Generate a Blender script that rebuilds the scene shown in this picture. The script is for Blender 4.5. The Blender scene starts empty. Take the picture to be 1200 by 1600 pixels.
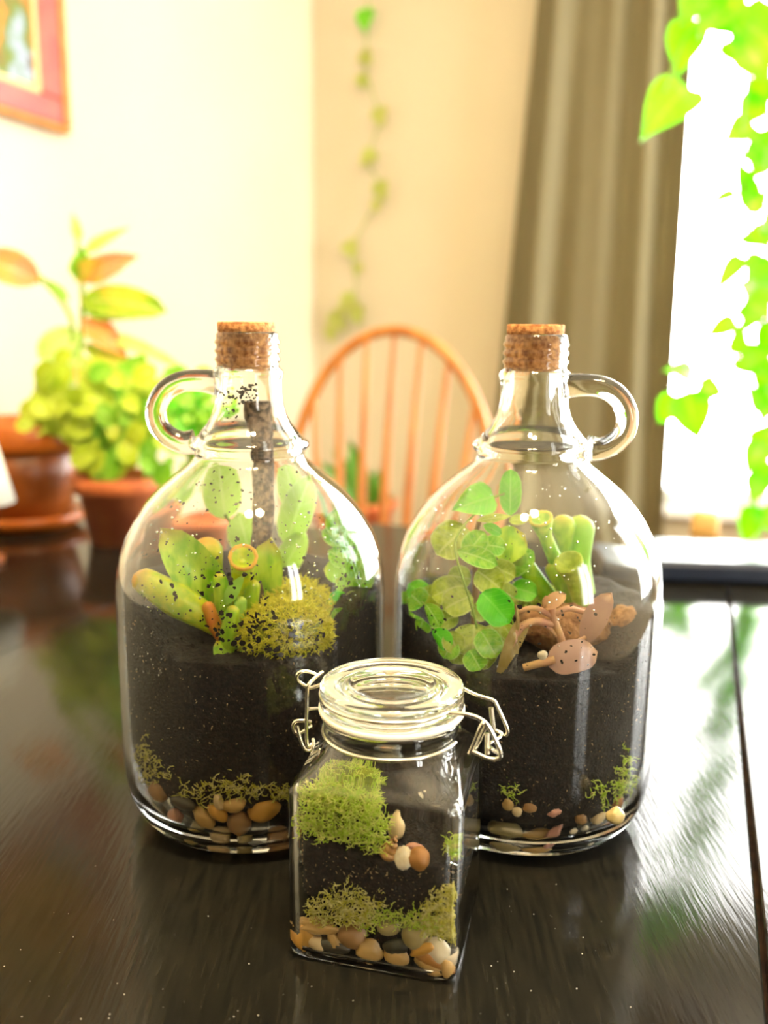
import bpy, math, random
from mathutils import Vector, Matrix, noise
random.seed(7)
SC = bpy.context.scene
COL = SC.collection
V = Vector
# ------------------------------------------------------------------ camera
CAM_H, FPX, PITCH, ROLL = .307, 1390., math.radians(11.3), math.radians(.5)
camd = bpy.data.cameras.new('camera'); cam = bpy.data.objects.new('camera', camd); COL.objects.link(cam)
Fv = V((0, math.cos(PITCH), -math.sin(PITCH))); U0 = V((0, math.sin(PITCH), math.cos(PITCH))); R0 = V((1, 0, 0))
Rv = R0*math.cos(ROLL)+U0*math.sin(ROLL); Uv = U0*math.cos(ROLL)-R0*math.sin(ROLL)
CAM = V((0, 0, CAM_H))
cam.matrix_world = Matrix(((Rv.x, Uv.x, -Fv.x, 0), (Rv.y, Uv.y, -Fv.y, 0), (Rv.z, Uv.z, -Fv.z, CAM_H), (0, 0, 0, 1)))
camd.sensor_fit = 'VERTICAL'; camd.sensor_height = 24.; camd.lens = 24.*FPX/1600.
camd.clip_start = .02; camd.clip_end = 60
camd.dof.use_dof = True; camd.dof.focus_distance = .470; camd.dof.aperture_fstop = 2.7
SC.camera = cam

# ------------------------------------------------------------------ room frame (walls and table run along E1 / E2)
A = math.radians(19.3)
E1 = V((math.cos(A), -math.sin(A), 0)); E2 = V((math.sin(A), math.cos(A), 0)); EZ = V((0, 0, 1))
def RP(p, q, z=0.): return E1*p+E2*q+EZ*z
ROOM = Matrix(((E1.x, E2.x, 0, 0), (E1.y, E2.y, 0, 0), (0, 0, 1, 0), (0, 0, 0, 1)))
PL, PR, QF, QB, ZF, ZC = -1.245, 1.9, 2.83, -3.0, -.75, 1.75      # wall planes, floor, ceiling (table top is z=0)
W1 = (-.26, 1.65, -.2, 1.6)        # window in the far wall: p0,p1,z0,z1
W2 = (1.6, 2.62, -.2, 1.6)       # windows in the right wall: q0,q1,z0,z1
W3 = (-.85, -.35, .1, 1.45)

# ------------------------------------------------------------------ world, lights, exposure
wd = bpy.data.worlds.new('sky'); SC.world = wd; wd.use_nodes = True
bg = wd.node_tree.nodes['Background']; bg.inputs[0].default_value = (1., .985, .94, 1); bg.inputs[1].default_value = 20.
def area(name, loc, normal, w, h, power, portal=False, col=(1, 1, 1)):
    l = bpy.data.lights.new(name, 'AREA'); l.shape = 'RECTANGLE'; l.size = w; l.size_y = h; l.energy = power; l.color = col
    o = bpy.data.objects.new(name, l); COL.objects.link(o); o.location = loc
    o.rotation_euler = normal.to_track_quat('-Z', 'Y').to_euler()
    if portal: l.cycles.is_portal = True
    return o
area('daylight_far_window', RP((W1[0]+W1[1])/2, QF+.14, (W1[2]+W1[3])/2), -E2, W1[1]-W1[0], W1[3]-W1[2], 1, True)
area('daylight_right_window', RP(PR+.14, (W2[0]+W2[1])/2, (W2[2]+W2[3])/2), -E1, W2[1]-W2[0], W2[3]-W2[2], 1, True)
area('daylight_rear_window', RP(PR+.14, (W3[0]+W3[1])/2, (W3[2]+W3[3])/2), -E1, W3[1]-W3[0], W3[3]-W3[2], 1, True)
SC.view_settings.view_transform = 'Standard'; SC.view_settings.look = 'None'; SC.view_settings.gamma = 1
SC.view_settings.use_curve_mapping = False; SC.view_settings.exposure = 0.55
cy = SC.cycles
cy.max_bounces = 20; cy.transmission_bounces = 16; cy.transparent_max_bounces = 24; cy.glossy_bounces = 8; cy.diffuse_bounces = 5
cy.sample_clamp_indirect = 10.; cy.blur_glossy = .6; cy.use_denoising = True

# ------------------------------------------------------------------ pixel helpers (photograph is 1200x1600): a point at a given real depth
def ray(px, py): return Fv+Rv*((px-600)/FPX)+Uv*((800-py)/FPX)
def at(px, py, y): d = ray(px, py); return CAM+d*(y/d.y)
def onplane(px, py, p0, n): d = ray(px, py); return CAM+d*((p0-CAM).dot(n)/d.dot(n))
def pxm(pt): return (pt-CAM).dot(Fv)/FPX          # metres per pixel at a point

# ------------------------------------------------------------------ materials
def lin(h):
    c = [int(h[i:i+2], 16)/255 for i in (0, 2, 4)]
    return tuple(x/12.92 if x <= .04045 else ((x+.055)/1.055)**2.4 for x in c)
MATS = {}
def mat(name, c1, c2=None, scale=20., rough=.5, bump=0., bscale=None, trans=0., spec=.5, stretch=None, detail=4., ramp=(.35, .65), metal=0., sss=0., coat=0., vein=None, tip=None):
    if name in MATS: return MATS[name]
    m = bpy.data.materials.new(name); m.use_nodes = True; nt = m.node_tree; N = nt.nodes; L = nt.links
    b = N['Principled BSDF']; out = N['Material Output']
    if isinstance(c1, str): c1 = lin(c1)
    if isinstance(c2, str): c2 = lin(c2)
    b.inputs['Roughness'].default_value = rough; b.inputs['Metallic'].default_value = metal
    b.inputs['Specular IOR Level'].default_value = spec
    if coat: b.inputs['Coat Weight'].default_value = coat; b.inputs['Coat Roughness'].default_value = .15
    tc = N.new('ShaderNodeTexCoord'); mp = N.new('ShaderNodeMapping'); L.new(tc.outputs['Object'], mp.inputs[0])
    if stretch: mp.inputs['Scale'].default_value = stretch
    if c2:
        nz = N.new('ShaderNodeTexNoise'); nz.inputs['Scale'].default_value = scale; nz.inputs['Detail'].default_value = detail
        L.new(mp.outputs[0], nz.inputs['Vector'])
        cr = N.new('ShaderNodeValToRGB'); cr.color_ramp.elements[0].position = ramp[0]; cr.color_ramp.elements[1].position = ramp[1]
        cr.color_ramp.elements[0].color = (*c1, 1); cr.color_ramp.elements[1].color = (*c2, 1)
        L.new(nz.outputs[0], cr.inputs[0]); csock = cr.outputs[0]; L.new(csock, b.inputs['Base Color'])
    else:
        csock = None; b.inputs['Base Color'].default_value = (*c1, 1)
    if vein or tip:
        av = N.new('ShaderNodeAttribute'); av.attribute_name = 'leaf_uv'; sx = N.new('ShaderNodeSeparateXYZ'); L.new(av.outputs['Vector'], sx.inputs[0])
        def mth(op, a, b=None, c=None):
            q = N.new('ShaderNodeMath'); q.operation = op
            for i, x in enumerate((a, b, c)):
                if x is None: continue
                if isinstance(x, (int, float)): q.inputs[i].default_value = x
                else: L.new(x, q.inputs[i])
            return q.outputs[0]
        def mixc(f, a, colr):
            q = N.new('ShaderNodeMix'); q.data_type = 'RGBA'; L.new(f, q.inputs[0]); L.new(a, q.inputs[6]); q.inputs[7].default_value = (*lin(colr), 1); return q.outputs[2]
        if vein:
            ab = mth('ABSOLUTE', sx.outputs[1]); mid = mth('LESS_THAN', ab, .07)
            ph = mth('SUBTRACT', mth('MULTIPLY', sx.outputs[0], 7.), mth('MULTIPLY', ab, 1.6)); fr = mth('FRACT', ph); side = mth('MULTIPLY', mth('LESS_THAN', fr, .13), mth('LESS_THAN', ab, .9))
            edge = mth('MULTIPLY', mth('GREATER_THAN', ab, .90), mth('LESS_THAN', ab, 1.5))
            f = mth('MULTIPLY', mth('MAXIMUM', mth('MAXIMUM', mid, edge), mth('MULTIPLY', side, .55)), .6); csock = mixc(f, csock, vein)
        if tip:
            f = mth('MULTIPLY', mth('SMOOTH_MIN', mth('MAXIMUM', mth('MULTIPLY', mth('SUBTRACT', sx.outputs[0], .82), 8.), 0.), 1., .1), .75); csock = mixc(f, csock, tip)
        L.new(csock, b.inputs['Base Color'])
    if bump:
        n2 = N.new('ShaderNodeTexNoise'); n2.inputs['Scale'].default_value = bscale or scale; n2.inputs['Detail'].default_value = 5
        L.new(mp.outputs[0], n2.inputs['Vector'])
        bp = N.new('ShaderNodeBump'); bp.inputs['Strength'].default_value = bump; bp.inputs['Distance'].default_value = .002
        L.new(n2.outputs[0], bp.inputs['Height']); L.new(bp.outputs[0], b.inputs['Normal'])
    if trans:
        t = N.new('ShaderNodeBsdfTranslucent'); mx = N.new('ShaderNodeMixShader'); mx.inputs[0].default_value = trans
        if csock: L.new(csock, t.inputs[0])
        else: t.inputs[0].default_value = (*c1, 1)
        L.new(b.outputs[0], mx.inputs[1]); L.new(t.outputs[0], mx.inputs[2]); L.new(mx.outputs[0], out.inputs[0])
    MATS[name] = m; return m
def glassmat(name, col=(.97, .99, .97), ior=1.45, rough=0.):
    m = bpy.data.materials.new(name); m.use_nodes = True; b = m.node_tree.nodes['Principled BSDF']
    b.inputs['Base Color'].default_value = (*col, 1); b.inputs['Transmission Weight'].default_value = 1; b.inputs['IOR'].default_value = ior
    b.inputs['Roughness'].default_value = rough; return m
GLASS = glassmat('clear_glass')
def panemat():
    m = bpy.data.materials.new('window_glass'); m.use_nodes = True; nt = m.node_tree; N = nt.nodes; L = nt.links
    N.remove(N['Principled BSDF']); t = N.new('ShaderNodeBsdfTransparent'); g = N.new('ShaderNodeBsdfGlossy'); g.inputs['Roughness'].default_value = 0
    fr = N.new('ShaderNodeFresnel'); fr.inputs[0].default_value = 1.3; mx = N.new('ShaderNodeMixShader')
    L.new(fr.outputs[0], mx.inputs[0]); L.new(t.outputs[0], mx.inputs[1]); L.new(g.outputs[0], mx.inputs[2]); L.new(mx.outputs[0], N['Material Output'].inputs[0]); return m
PANE = panemat()
WALL = mat('cream_wall_paint', (.58, .515, .375), (.565, .50, .36), scale=3, rough=.8, bump=.05, bscale=60)
CEIL = mat('ceiling_paint', (.85, .80, .66), rough=.9)
FLOOR = mat('floor_wood', '7a4e28', '5a3518', scale=6, stretch=(1, 8, 1), rough=.4)
TRIM = mat('white_trim_paint', (.82, .83, .80), rough=.4)
TABLE = mat('black_painted_wood', (.006, .006, .005), (.012, .011, .008), scale=60, stretch=(6, .5, 1), rough=.085, bump=.07, bscale=60, spec=.19)
GAPWOOD = mat('bare_wood_edge', '6b4a2c', '3a2413', scale=80, rough=.7)
CURTAIN = mat('taupe_curtain_cloth', '857d60', '7b7356', scale=400, rough=.9, trans=.25)
CHAIR = mat('honey_oak', 'c98540', 'a9662a', scale=30, stretch=(1, 1, .15), rough=.35)
CORK = mat('cork', 'd59a5c', '8a4f22', scale=330, rough=.85, bump=.5, bscale=500, ramp=(.38, .66), detail=6)
WIRE = mat('steel_wire', (.86, .82, .70), rough=.22, metal=1.)
GASKET = mat('white_rubber', (.9, .86, .72), rough=.45)
SOIL = mat('dark_potting_soil', (.006, .004, .0035), (.032, .019, .013), scale=420, rough=.75, bump=.9, bscale=700, ramp=(.42, .75), detail=8)
FLECK = mat('pale_soil_fleck', '8a6a48', 'c4a680', scale=90, rough=.8)
SPECK = mat('dirt_speck', (.012, .009, .006), rough=.8)
WATER = glassmat('water_drop', (1, 1, 1), 1.33)
TERRA = mat('terracotta', 'b5602a', '9a4a1e', scale=25, rough=.75)
POTBROWN = mat('brown_glaze', '6b3410', '8a4a18', scale=14, rough=.35)
POTRIM = mat('amber_glaze', 'b5651c', 'a04f12', scale=14, rough=.35)
BARK = mat('dark_bark', '2c1f17', '806854', scale=260, rough=.9, bump=1., bscale=420, ramp=(.4, .62))
PEAT = mat('brown_peat', '7a5230', 'b5875a', scale=160, rough=.95, bump=1., bscale=260)
L_JADE = mat('jade_green', '86c018', 'cce444', scale=160, rough=.3, trans=.35, stretch=(1, 1, .4), tip='e8d040')
L_JADEY = mat('jade_yellow', 'e4e432', 'a8cc20', scale=160, rough=.3, trans=.35, tip='f0a040')
L_JADEO = mat('jade_orange_tip', 'e0803a', 'd9a436', scale=90, rough=.35, trans=.3)
L_JADEPALE = mat('jade_pale', 'b4e060', 'a0d44a', scale=60, rough=.3, trans=.35, tip='e0e060')
L_FIG = mat('fig_green', '70c018', 'acdc3c', scale=220, rough=.35, trans=.4, vein='d8f08c')
L_FIGD = mat('fig_dark_green', '66c814', '84d824', scale=60, rough=.35, trans=.35, vein='a8e060')
L_FIGO = mat('fig_olive', '94ac24', 'c4d450', scale=220, rough=.4, trans=.35, vein='d8e08c')
L_BRIGHT = mat('bright_green_leaf', '4cc80a', '70dc1c', scale=80, rough=.35, trans=.4, vein='90e850')
L_PINK = mat('dusty_pink_leaf', 'c8a496', 'b49084', scale=50, rough=.55, trans=.2, tip='e8c0a0')
L_PINKST = mat('pale_pink_stem', 'd9b27a', 'd09a80', scale=60, rough=.5, trans=.2)
L_DRY = mat('dry_tan_blade', 'c8b47c', 'a8924e', scale=60, rough=.6, trans=.3)
L_TALL = mat('pale_tall_leaf', 'dcf09c', 'c8e47c', scale=40, rough=.4, trans=.55, vein='ecf8c0')
L_POTHOS = mat('pothos_green', '8fe010', 'a4e82c', scale=14, rough=.35, trans=.62, vein='c0f050')
L_BUSH = mat('bush_green', 'b4cc1c', 'ccd838', scale=20, rough=.45, trans=.45, vein='dce878')
L_BUSH2 = mat('bush_leaf_green', '86c820', 'a6d43a', scale=20, rough=.45, trans=.45, vein='c8e878')
L_CROT = mat('striped_yellow_green', '9cc420', 'ecd448', scale=14, rough=.4, trans=.4, ramp=(.45, .58), vein='f0e080')
L_CROTO = mat('striped_salmon', 'f0a070', 'd8b83c', scale=10, rough=.4, trans=.4, ramp=(.48, .62), vein='f8d0a0')
L_DARKP = mat('dark_green_leaf', '4a8a1c', '68a02c', scale=20, rough=.45, trans=.3, vein='8ab848')
L_GARL = mat('garland_leaf', 'b0bc58', 'c6ca74', scale=20, rough=.5, trans=.4)
STEMG = mat('green_stem', '8aa832', rough=.5, trans=.2)
STEMB = mat('brown_stem', 'a07848', '84602f', scale=60, rough=.6)
MOSSY = mat('yellow_green_moss', 'fcf25c', 'dcdc34', scale=330, rough=.7, trans=.3)
MOSSG = mat('lime_green_moss', 'c2e43a', 'f8f690', scale=330, rough=.7, trans=.3)
MOSSO = mat('olive_moss', 'd6d048', 'f8f0a8', scale=330, rough=.7, trans=.3)
MOSSIN = mat('moss_core', 'a0a428', '6c7818', scale=200, rough=.9)

# ------------------------------------------------------------------ mesh helpers
def tag(o, label=None, cat=None, group=None, kind=None):
    if label: o['label'] = label
    if cat: o['category'] = cat
    if group: o['group'] = group
    if kind: o['kind'] = kind
    return o
def wloc(o):
    t = V((0, 0, 0))
    while o: t += o.location; o = o.parent
    return t
class MB:
    """collects vertices (world coordinates) and faces for one mesh object"""
    def __init__(s): s.v = []; s.f = []; s.m = []; s.mi = 0; s.uv = None
    def add(s, vs, fs):
        k = len(s.v); s.v += [V(x) for x in vs]; s.f += [tuple(i+k for i in f) for f in fs]; s.m += [s.mi]*len(fs); return s
    def grid(s, rows, closed_u=False, closed_v=False):
        n, m = len(rows), len(rows[0]); k = len(s.v)
        for r in rows: s.v += [V(x) for x in r]
        for i in range(n if closed_v else n-1):
            for j in range(m if closed_u else m-1):
                a, b = k+i*m+j, k+i*m+(j+1) % m; i2 = (i+1) % n
                s.f.append((a, b, k+i2*m+(j+1) % m, k+i2*m+j)); s.m.append(s.mi)
        return s
    def fan(s, ring, c, flip=False):
        k = len(s.v); s.v += [V(x) for x in ring]+[V(c)]; n = len(ring)
        for j in range(n):
            a, b = k+j, k+(j+1) % n
            s.f.append((b, a, k+n) if flip else (a, b, k+n)); s.m.append(s.mi)
        return s
    def box(s, lo, hi, M=None):
        vs = [V((x, y, z)) for x in (lo[0], hi[0]) for y in (lo[1], hi[1]) for z in (lo[2], hi[2])]
        if M: vs = [M @ v for v in vs]
        return s.add(vs, [(0, 1, 3, 2), (4, 6, 7, 5), (0, 4, 5, 1), (2, 3, 7, 6), (0, 2, 6, 4), (1, 5, 7, 3)])
    def bbox(s, lo, hi, M=None, b=.003):
        """box with chamfered edges"""
        (x0, y0, z0), (x1, y1, z1) = lo, hi
        rows = []
        for z, i in ((z0, b), (z0+b, 0), (z1-b, 0), (z1, b)):
            c = b if i == 0 else b*1.6
            a0, a1, b0, b1 = x0+i, x1-i, y0+i, y1-i
            r = [(a0+c, b0, z), (a1-c, b0, z), (a1, b0+c, z), (a1, b1-c, z), (a1-c, b1, z), (a0+c, b1, z), (a0, b1-c, z), (a0, b0+c, z)]
            rows.append([(M @ V(p)) if M else V(p) for p in r])
        s.grid(rows, True)
        k = len(s.v)-8; s.f.append(tuple(range(k, k+8))); s.m.append(s.mi)
        k0 = len(s.v)-32; s.f.append(tuple(range(k0+7, k0-1, -1))); s.m.append(s.mi)
        return s
    def tube(s, pts, rad, n=8, caps=True, flat=None):
        pts = [V(p) for p in pts]; m = len(pts)
        if not hasattr(rad, '__len__'): rad = [rad]*m
        rows = []; ref = None
        for i in range(m):
            t = (pts[min(i+1, m-1)]-pts[max(i-1, 0)]).normalized()
            if ref is None:
                ref = t.orthogonal().normalized() if flat is None else (V(flat)-t*V(flat).dot(t)).normalized()
            else: ref = (ref-t*ref.dot(t)).normalized()
            b = t.cross(ref)
            k = 1. if flat is None else .5
            rows.append([pts[i]+(ref*math.cos(2*math.pi*j/n)*k+b*math.sin(2*math.pi*j/n))*rad[i] for j in range(n)])
        s.grid(rows, True)
        if caps: s.fan(rows[0], pts[0], True); s.fan(rows[-1], pts[-1])
        return s
    def ring(s, c, R, r, n=48, m=8, ax=None):
        rows = []
        for i in range(n):
            a = 2*math.pi*i/n; d = V((math.cos(a), math.sin(a), 0))
            rows.append([V(c)+d*(R+r*math.cos(2*math.pi*j/m))+EZ*(r*math.sin(2*math.pi*j/m)) for j in range(m)])
        return s.grid(rows, True, True)
    def lathe(s, c, prof, n=64, closed=False):
        rows = [[V(c)+V((r*math.cos(2*math.pi*j/n), r*math.sin(2*math.pi*j/n), z)) for j in range(n)] for r, z in prof]
        return s.grid(rows, True, closed)
    def build(s, name, mats, parent=None, base=None, smooth=True):
        if base is None: base = wloc(parent) if parent else V((0, 0, 0))
        me = bpy.data.meshes.new(name); me.from_pydata([tuple(v-base) for v in s.v], [], s.f)
        if not isinstance(mats, (list, tuple)): mats = [mats]
        for m in mats: me.materials.append(m)
        if len(mats) > 1: me.polygons.foreach_set('material_index', s.m)
        if smooth: me.polygons.foreach_set('use_smooth', [True]*len(s.f))
        if s.uv and len(s.uv) == len(s.v):
            at_ = me.attributes.new('leaf_uv', 'FLOAT_VECTOR', 'POINT'); at_.data.foreach_set('vector', [x for u in s.uv for x in (u[0], u[1], 0)])
        me.validate(); me.update()
        o = bpy.data.objects.new(name, me); COL.objects.link(o)
        if parent: o.parent = parent
        else: o.location = base
        return o
def empty(name, loc, label, cat, group=None):
    o = bpy.data.objects.new(name, None); COL.objects.link(o); o.location = loc; o.empty_display_size = .02
    return tag(o, label, cat, group)
def spline(pts, k=6):
    """Catmull-Rom through points"""
    pts = [V(p) for p in pts]; P = [pts[0]*2-pts[1]]+pts+[pts[-1]*2-pts[-2]]; out = []
    for i in range(1, len(P)-2):
        for j in range(k):
            t = j/k; a, b, c, d = P[i-1:i+3]
            out.append(.5*((2*b)+(c-a)*t+(2*a-5*b+4*c-d)*t*t+(3*b-a-3*c+d)*t**3))
    out.append(P[-2]); return out
def lerp(tab, x):
    for (a, b), (c, d) in zip(tab, tab[1:]):
        if x <= c: return b+(d-b)*max(0., min(1., (x-a)/(c-a) if c > a else 0))
    return tab[-1][1]
def n3(v, s=1.): return noise.noise(V(v)*s)
SHAPES = {
 'lance': [(0, .06), (.1, .42), (.3, .92), (.45, 1), (.7, .72), (.9, .28), (1, 0)],
 'oval': [(0, .1), (.08, .5), (.25, .88), (.5, 1), (.75, .88), (.93, .5), (1, 0)],
 'round': [(0, .25), (.06, .6), (.22, .93), (.5, 1), (.78, .9), (.95, .45), (1, 0)],
 'heart': [(0, .55), (.06, .85), (.2, 1), (.4, .96), (.65, .66), (.85, .3), (1, 0)],
 'blade': [(0, .5), (.3, .9), (.6, 1), (.85, .6), (1, 0)]}
def leaf(mb, base, tip, normal, W, shape='oval', curl=0., cup=.0, thick=.0006, nu=10, nv=6):
    """closed leaf body: upper and lower skin meeting at the edge, bent along its length (curl) and across (cup)"""
    base = V(base); tip = V(tip); d = tip-base; L = d.length; d.normalize()
    n = V(normal); n = (n-d*n.dot(d)).normalized(); s = d.cross(n)
    tab = SHAPES[shape]; mb.uv = mb.uv or []
    for sg in (1, -1):
        rows = []
        for i in range(nu+1):
            u = i/nu; w = lerp(tab, u)*W/2; row = []
            for j in range(nv+1):
                t = -1+2*j/nv
                off = curl*L*(4*u*(1-u))+cup*W*(t*t)*.5+thick*.5*sg*(1-t*t)*(1 if 0 < u < 1 else 0)-cup*W*.12*(1-abs(t))
                row.append(base+d*(u*L)+s*(t*w)+n*off)
            rows.append(row if sg > 0 else row[::-1]); mb.uv += [(u, (-1+2*j/nv)*(1 if sg > 0 else -1)) for j in range(nv+1)]
        mb.grid(rows)
    return mb
def struct(name, mb, m, smooth=False):
    return tag(mb.build(name, m, smooth=smooth), kind='structure')
def room_box(mb, lo, hi): return mb.box(lo, hi, ROOM)

# ------------------------------------------------------------------ room shell
T = .14
struct('floor', room_box(MB(), (PL-T, QB-T, ZF-.05), (PR+T, QF+T, ZF)), FLOOR)
struct('ceiling', room_box(MB(), (PL-T, QB-T, ZC), (PR+T, QF+T, ZC+.05)), CEIL)
struct('wall_left', room_box(MB(), (PL-T, QB-T, ZF), (PL, QF+T, ZC)), WALL)
struct('wall_back', room_box(MB(), (PL, QB-T, ZF), (PR, QB, ZC)), mat('reflection_dimming_brown', '4a3018', '3a2412', scale=8, stretch=(8, 8, .6), rough=.5))  # unseen wall; dark brown panelling invented to keep reflections in the glass dim
m = MB(); p0, p1, z0, z1 = W1
room_box(m, (PL, QF, ZF), (p0, QF+T, ZC)); room_box(m, (p1, QF, ZF), (PR+T, QF+T, ZC)); room_box(m, (p0, QF, ZF), (p1, QF+T, z0)); room_box(m, (p0, QF, z1), (p1, QF+T, ZC))
struct('wall_far', m, WALL)
m = MB(); room_box(m, (PR, QB-T, ZF), (PR+T, W3[0], ZC)); room_box(m, (PR, W3[1], ZF), (PR+T, W2[0], ZC)); room_box(m, (PR, W2[1], ZF), (PR+T, QF, ZC))
for q0, q1, z0, z1 in (W2, W3): room_box(m, (PR, q0, ZF), (PR+T, q1, z0)); room_box(m, (PR, q0, z1), (PR+T, q1, ZC))
struct('wall_right', m, WALL)
def window(name, M, w0, w1, z0, z1):
    """frame, mullion, sill and two panes set in an opening; local x along the wall, y outward"""
    root = tag(bpy.data.objects.new(name, None), kind='structure'); COL.objects.link(root)
    m = MB(); b = .045
    m.box((w0, .03, z0), (w0+b, .09, z1), M); m.box((w1-b, .03, z0), (w1, .09, z1), M)
    m.box((w0+b, .03, z0), (w1-b, .09, z0+b), M); m.box((w0+b, .03, z1-b), (w1-b, .09, z1), M)
    m.build('window_frame', TRIM, root, smooth=False)
    mid = (w0+w1)/2
    MB().box((mid-.025, .035, z0+b), (mid+.025, .085, z1-b), M).build('mullion', TRIM, root, smooth=False)
    MB().bbox((w0-.04, -.05, z0-.03), (w1+.04, .03, z0), M).build('window_sill', TRIM, root, smooth=False)
    for a, c in ((w0+b, mid-.025), (mid+.025, w1-b)):
        MB().box((a, .058, z0+b), (c, .062, z1-b), M).build('pane', PANE, root, smooth=False)
    return root
MF = Matrix.Translation(E2*QF) @ ROOM
window('window_1', MF, *W1)
MR = Matrix(((E2.x, E1.x, 0, 0), (E2.y, E1.y, 0, 0), (0, 0, 1, 0), (0, 0, 0, 1))); MR = Matrix.Translation(E1*PR) @ MR
window('window_2', MR, *W2); window('window_3', MR, *W3)
struct('baseboard_left', room_box(MB(), (PL, QB, ZF), (PL+.015, QF, ZF+.09)), TRIM)
struct('baseboard_far', room_box(MB(), (PL+.015, QF-.015, ZF), (PR, QF, ZF+.09)), TRIM)

# ------------------------------------------------------------------ table
TP = [-1.12, -.62, .052, .36]; TQ = (-.35, 1.355)
tb = empty('dining_table', RP(-.4, .5, ZF), 'black painted wooden plank table under the glass jars, with an open seam at right', 'table')
for i, (a, b) in enumerate(zip(TP, TP[1:])):
    g1 = .0016 if i == 1 else .00003; g0 = .0016 if i == 2 else .00003
    MB().bbox((a+g0, TQ[0], -.03), (b-g1, TQ[1], 0), ROOM, b=.0012 if i >= 1 else .0004).build('plank', TABLE, tb, smooth=False)
room_box(MB(), (.02, TQ[0]+.02, -.046), (.09, TQ[1]-.02, -.031)).build('seam_batten', GAPWOOD, tb, smooth=False)
for nm, lo, hi in (('apron', (-1.04, TQ[0]+.07, -.13), (.28, TQ[0]+.095, -.047)), ('apron', (-1.04, TQ[1]-.095, -.13), (.28, TQ[1]-.07, -.047)),
                   ('apron', (-1.05, TQ[0]+.095, -.13), (-1.025, TQ[1]-.095, -.047)), ('apron', (.265, TQ[0]+.095, -.13), (.29, TQ[1]-.095, -.047))):
    room_box(MB(), lo, hi).build(nm, TABLE, tb, smooth=False)
for lp in (-1.03, .265):
    for lq in (TQ[0]+.09, TQ[1]-.09):
        c = RP(lp, lq)
        MB().lathe(V((c.x, c.y, 0)), [(.0, ZF), (.02, ZF), (.026, ZF+.06), (.034, -.35), (.03, -.2), (.036, -.13), (.036, -.048), (0, -.048)], 20).build('leg', TABLE, tb)

# ------------------------------------------------------------------ glass jugs
JUGS = {'left': V((-.0838, .55, 0)), 'right': V((.0915, .55, 0))}
OUT = [(.0, .0035), (.052, .0035), (.058, .0012), (.0625, 0), (.0665, .0008), (.0735, .005), (.0785, .0115), (.082, .0205), (.0838, .032), (.0847, .05), (.0847, .145),
       (.0838, .160), (.0812, .1725), (.0772, .184), (.0706, .1955), (.0640, .2045), (.0555, .2135), (.0455, .222), (.0372, .2285), (.0338, .2325), (.0342, .2355),
       (.0368, .2385), (.0368, .2410), (.0345, .2430), (.0315, .2455), (.0292, .2485), (.0262, .2520), (.0232, .2575), (.0211, .264), (.0203, .271), (.0203, .278),
       (.0212, .2815), (.0216, .2835), (.0208, .2855), (.0188, .2870), (.0188, .2895), (.0198, .2908), (.0198, .2918), (.0188, .2930), (.0188, .2948), (.0198, .2960), (.0198, .2970), (.0188, .2982),
       (.0188, .3), (.0197, .3012), (.0197, .3022), (.0188, .3034), (.0187, .3062), (.0178, .3076), (.0166, .3078)]
INN = [(.0158, .3062), (.0156, .285), (.0166, .272), (.0178, .264), (.0205, .256), (.0240, .2485), (.0275, .243), (.0298, .2375), (.0306, .2320), (.0345, .2265), (.0432, .2195), (.0530, .2112),
       (.0612, .2025), (.0676, .1938), (.0738, .1826), (.0777, .1714), (.0802, .1595), (.0812, .145), (.0812, .05), (.0803, .034), (.0783, .024), (.0745, .0165), (.069, .0115), (.062, .0085), (.052, .0075), (0, .0095)]
def jug_rin(z):
    return lerp(sorted((b, a) for a, b in INN[10:-1]), z)
def make_jug(side, hang, label):
    c = JUGS[side]; root = empty('glass_jug', c, label, 'jug', 'glass gallon jugs')
    m = MB(); n = 96; rows = []
    for r, z in OUT+INN:
        row = []
        for j in range(n):
            a = 2*math.pi*j/n
            k = 1+(.010*math.cos(10*a) if .262 < z < .281 else 0)
            row.append(c+V((r*k*math.cos(a), r*k*math.sin(a), z)))
        rows.append(row)
    m.grid(rows, True); m.build('body', GLASS, root)
    d = V((math.cos(hang), math.sin(hang), 0))
    pts = spline([c+d*r+EZ*z for r, z in ((.0192, .2770), (.028, .2782), (.040, .2776), (.0500, .2725), (.0562, .2625), (.0558, .2520), (.050, .2445), (.042, .2405), (.0345, .2405))], 6)
    N_ = len(pts); rad = [.0064+.0014*abs(2*i/(N_-1)-1)**3 for i in range(N_)]
    MB().tube(pts, rad, 20).build('handle', GLASS, root)
    return root
make_jug('left', math.radians(183), 'clear glass jug with a dark stick reaching up into its neck, handle pointing left')
make_jug('right', math.radians(-24), 'clear glass jug with a round-leaved vine and pink cuttings inside, handle pointing right')
for side, tilt, label in (('left', V((-.0006, 0, 0)), 'round cork stopper in the neck of the jug holding the dark stick'), ('right', V((-.0006, 0, 0)), 'round cork stopper in the neck of the jug beside the curtain')):
    c = JUGS[side]+tilt; m = MB()
    m.lathe(c, [(0, .2845), (.0142, .2845), (.0150, .2852), (.01535, .2900), (.0155, .3062), (.0172, .3082), (.0173, .3128), (.0168, .3135), (0, .3135)], 40)
    tag(m.build('cork_stopper', CORK, base=c+EZ*.2845), label, 'cork')
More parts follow.
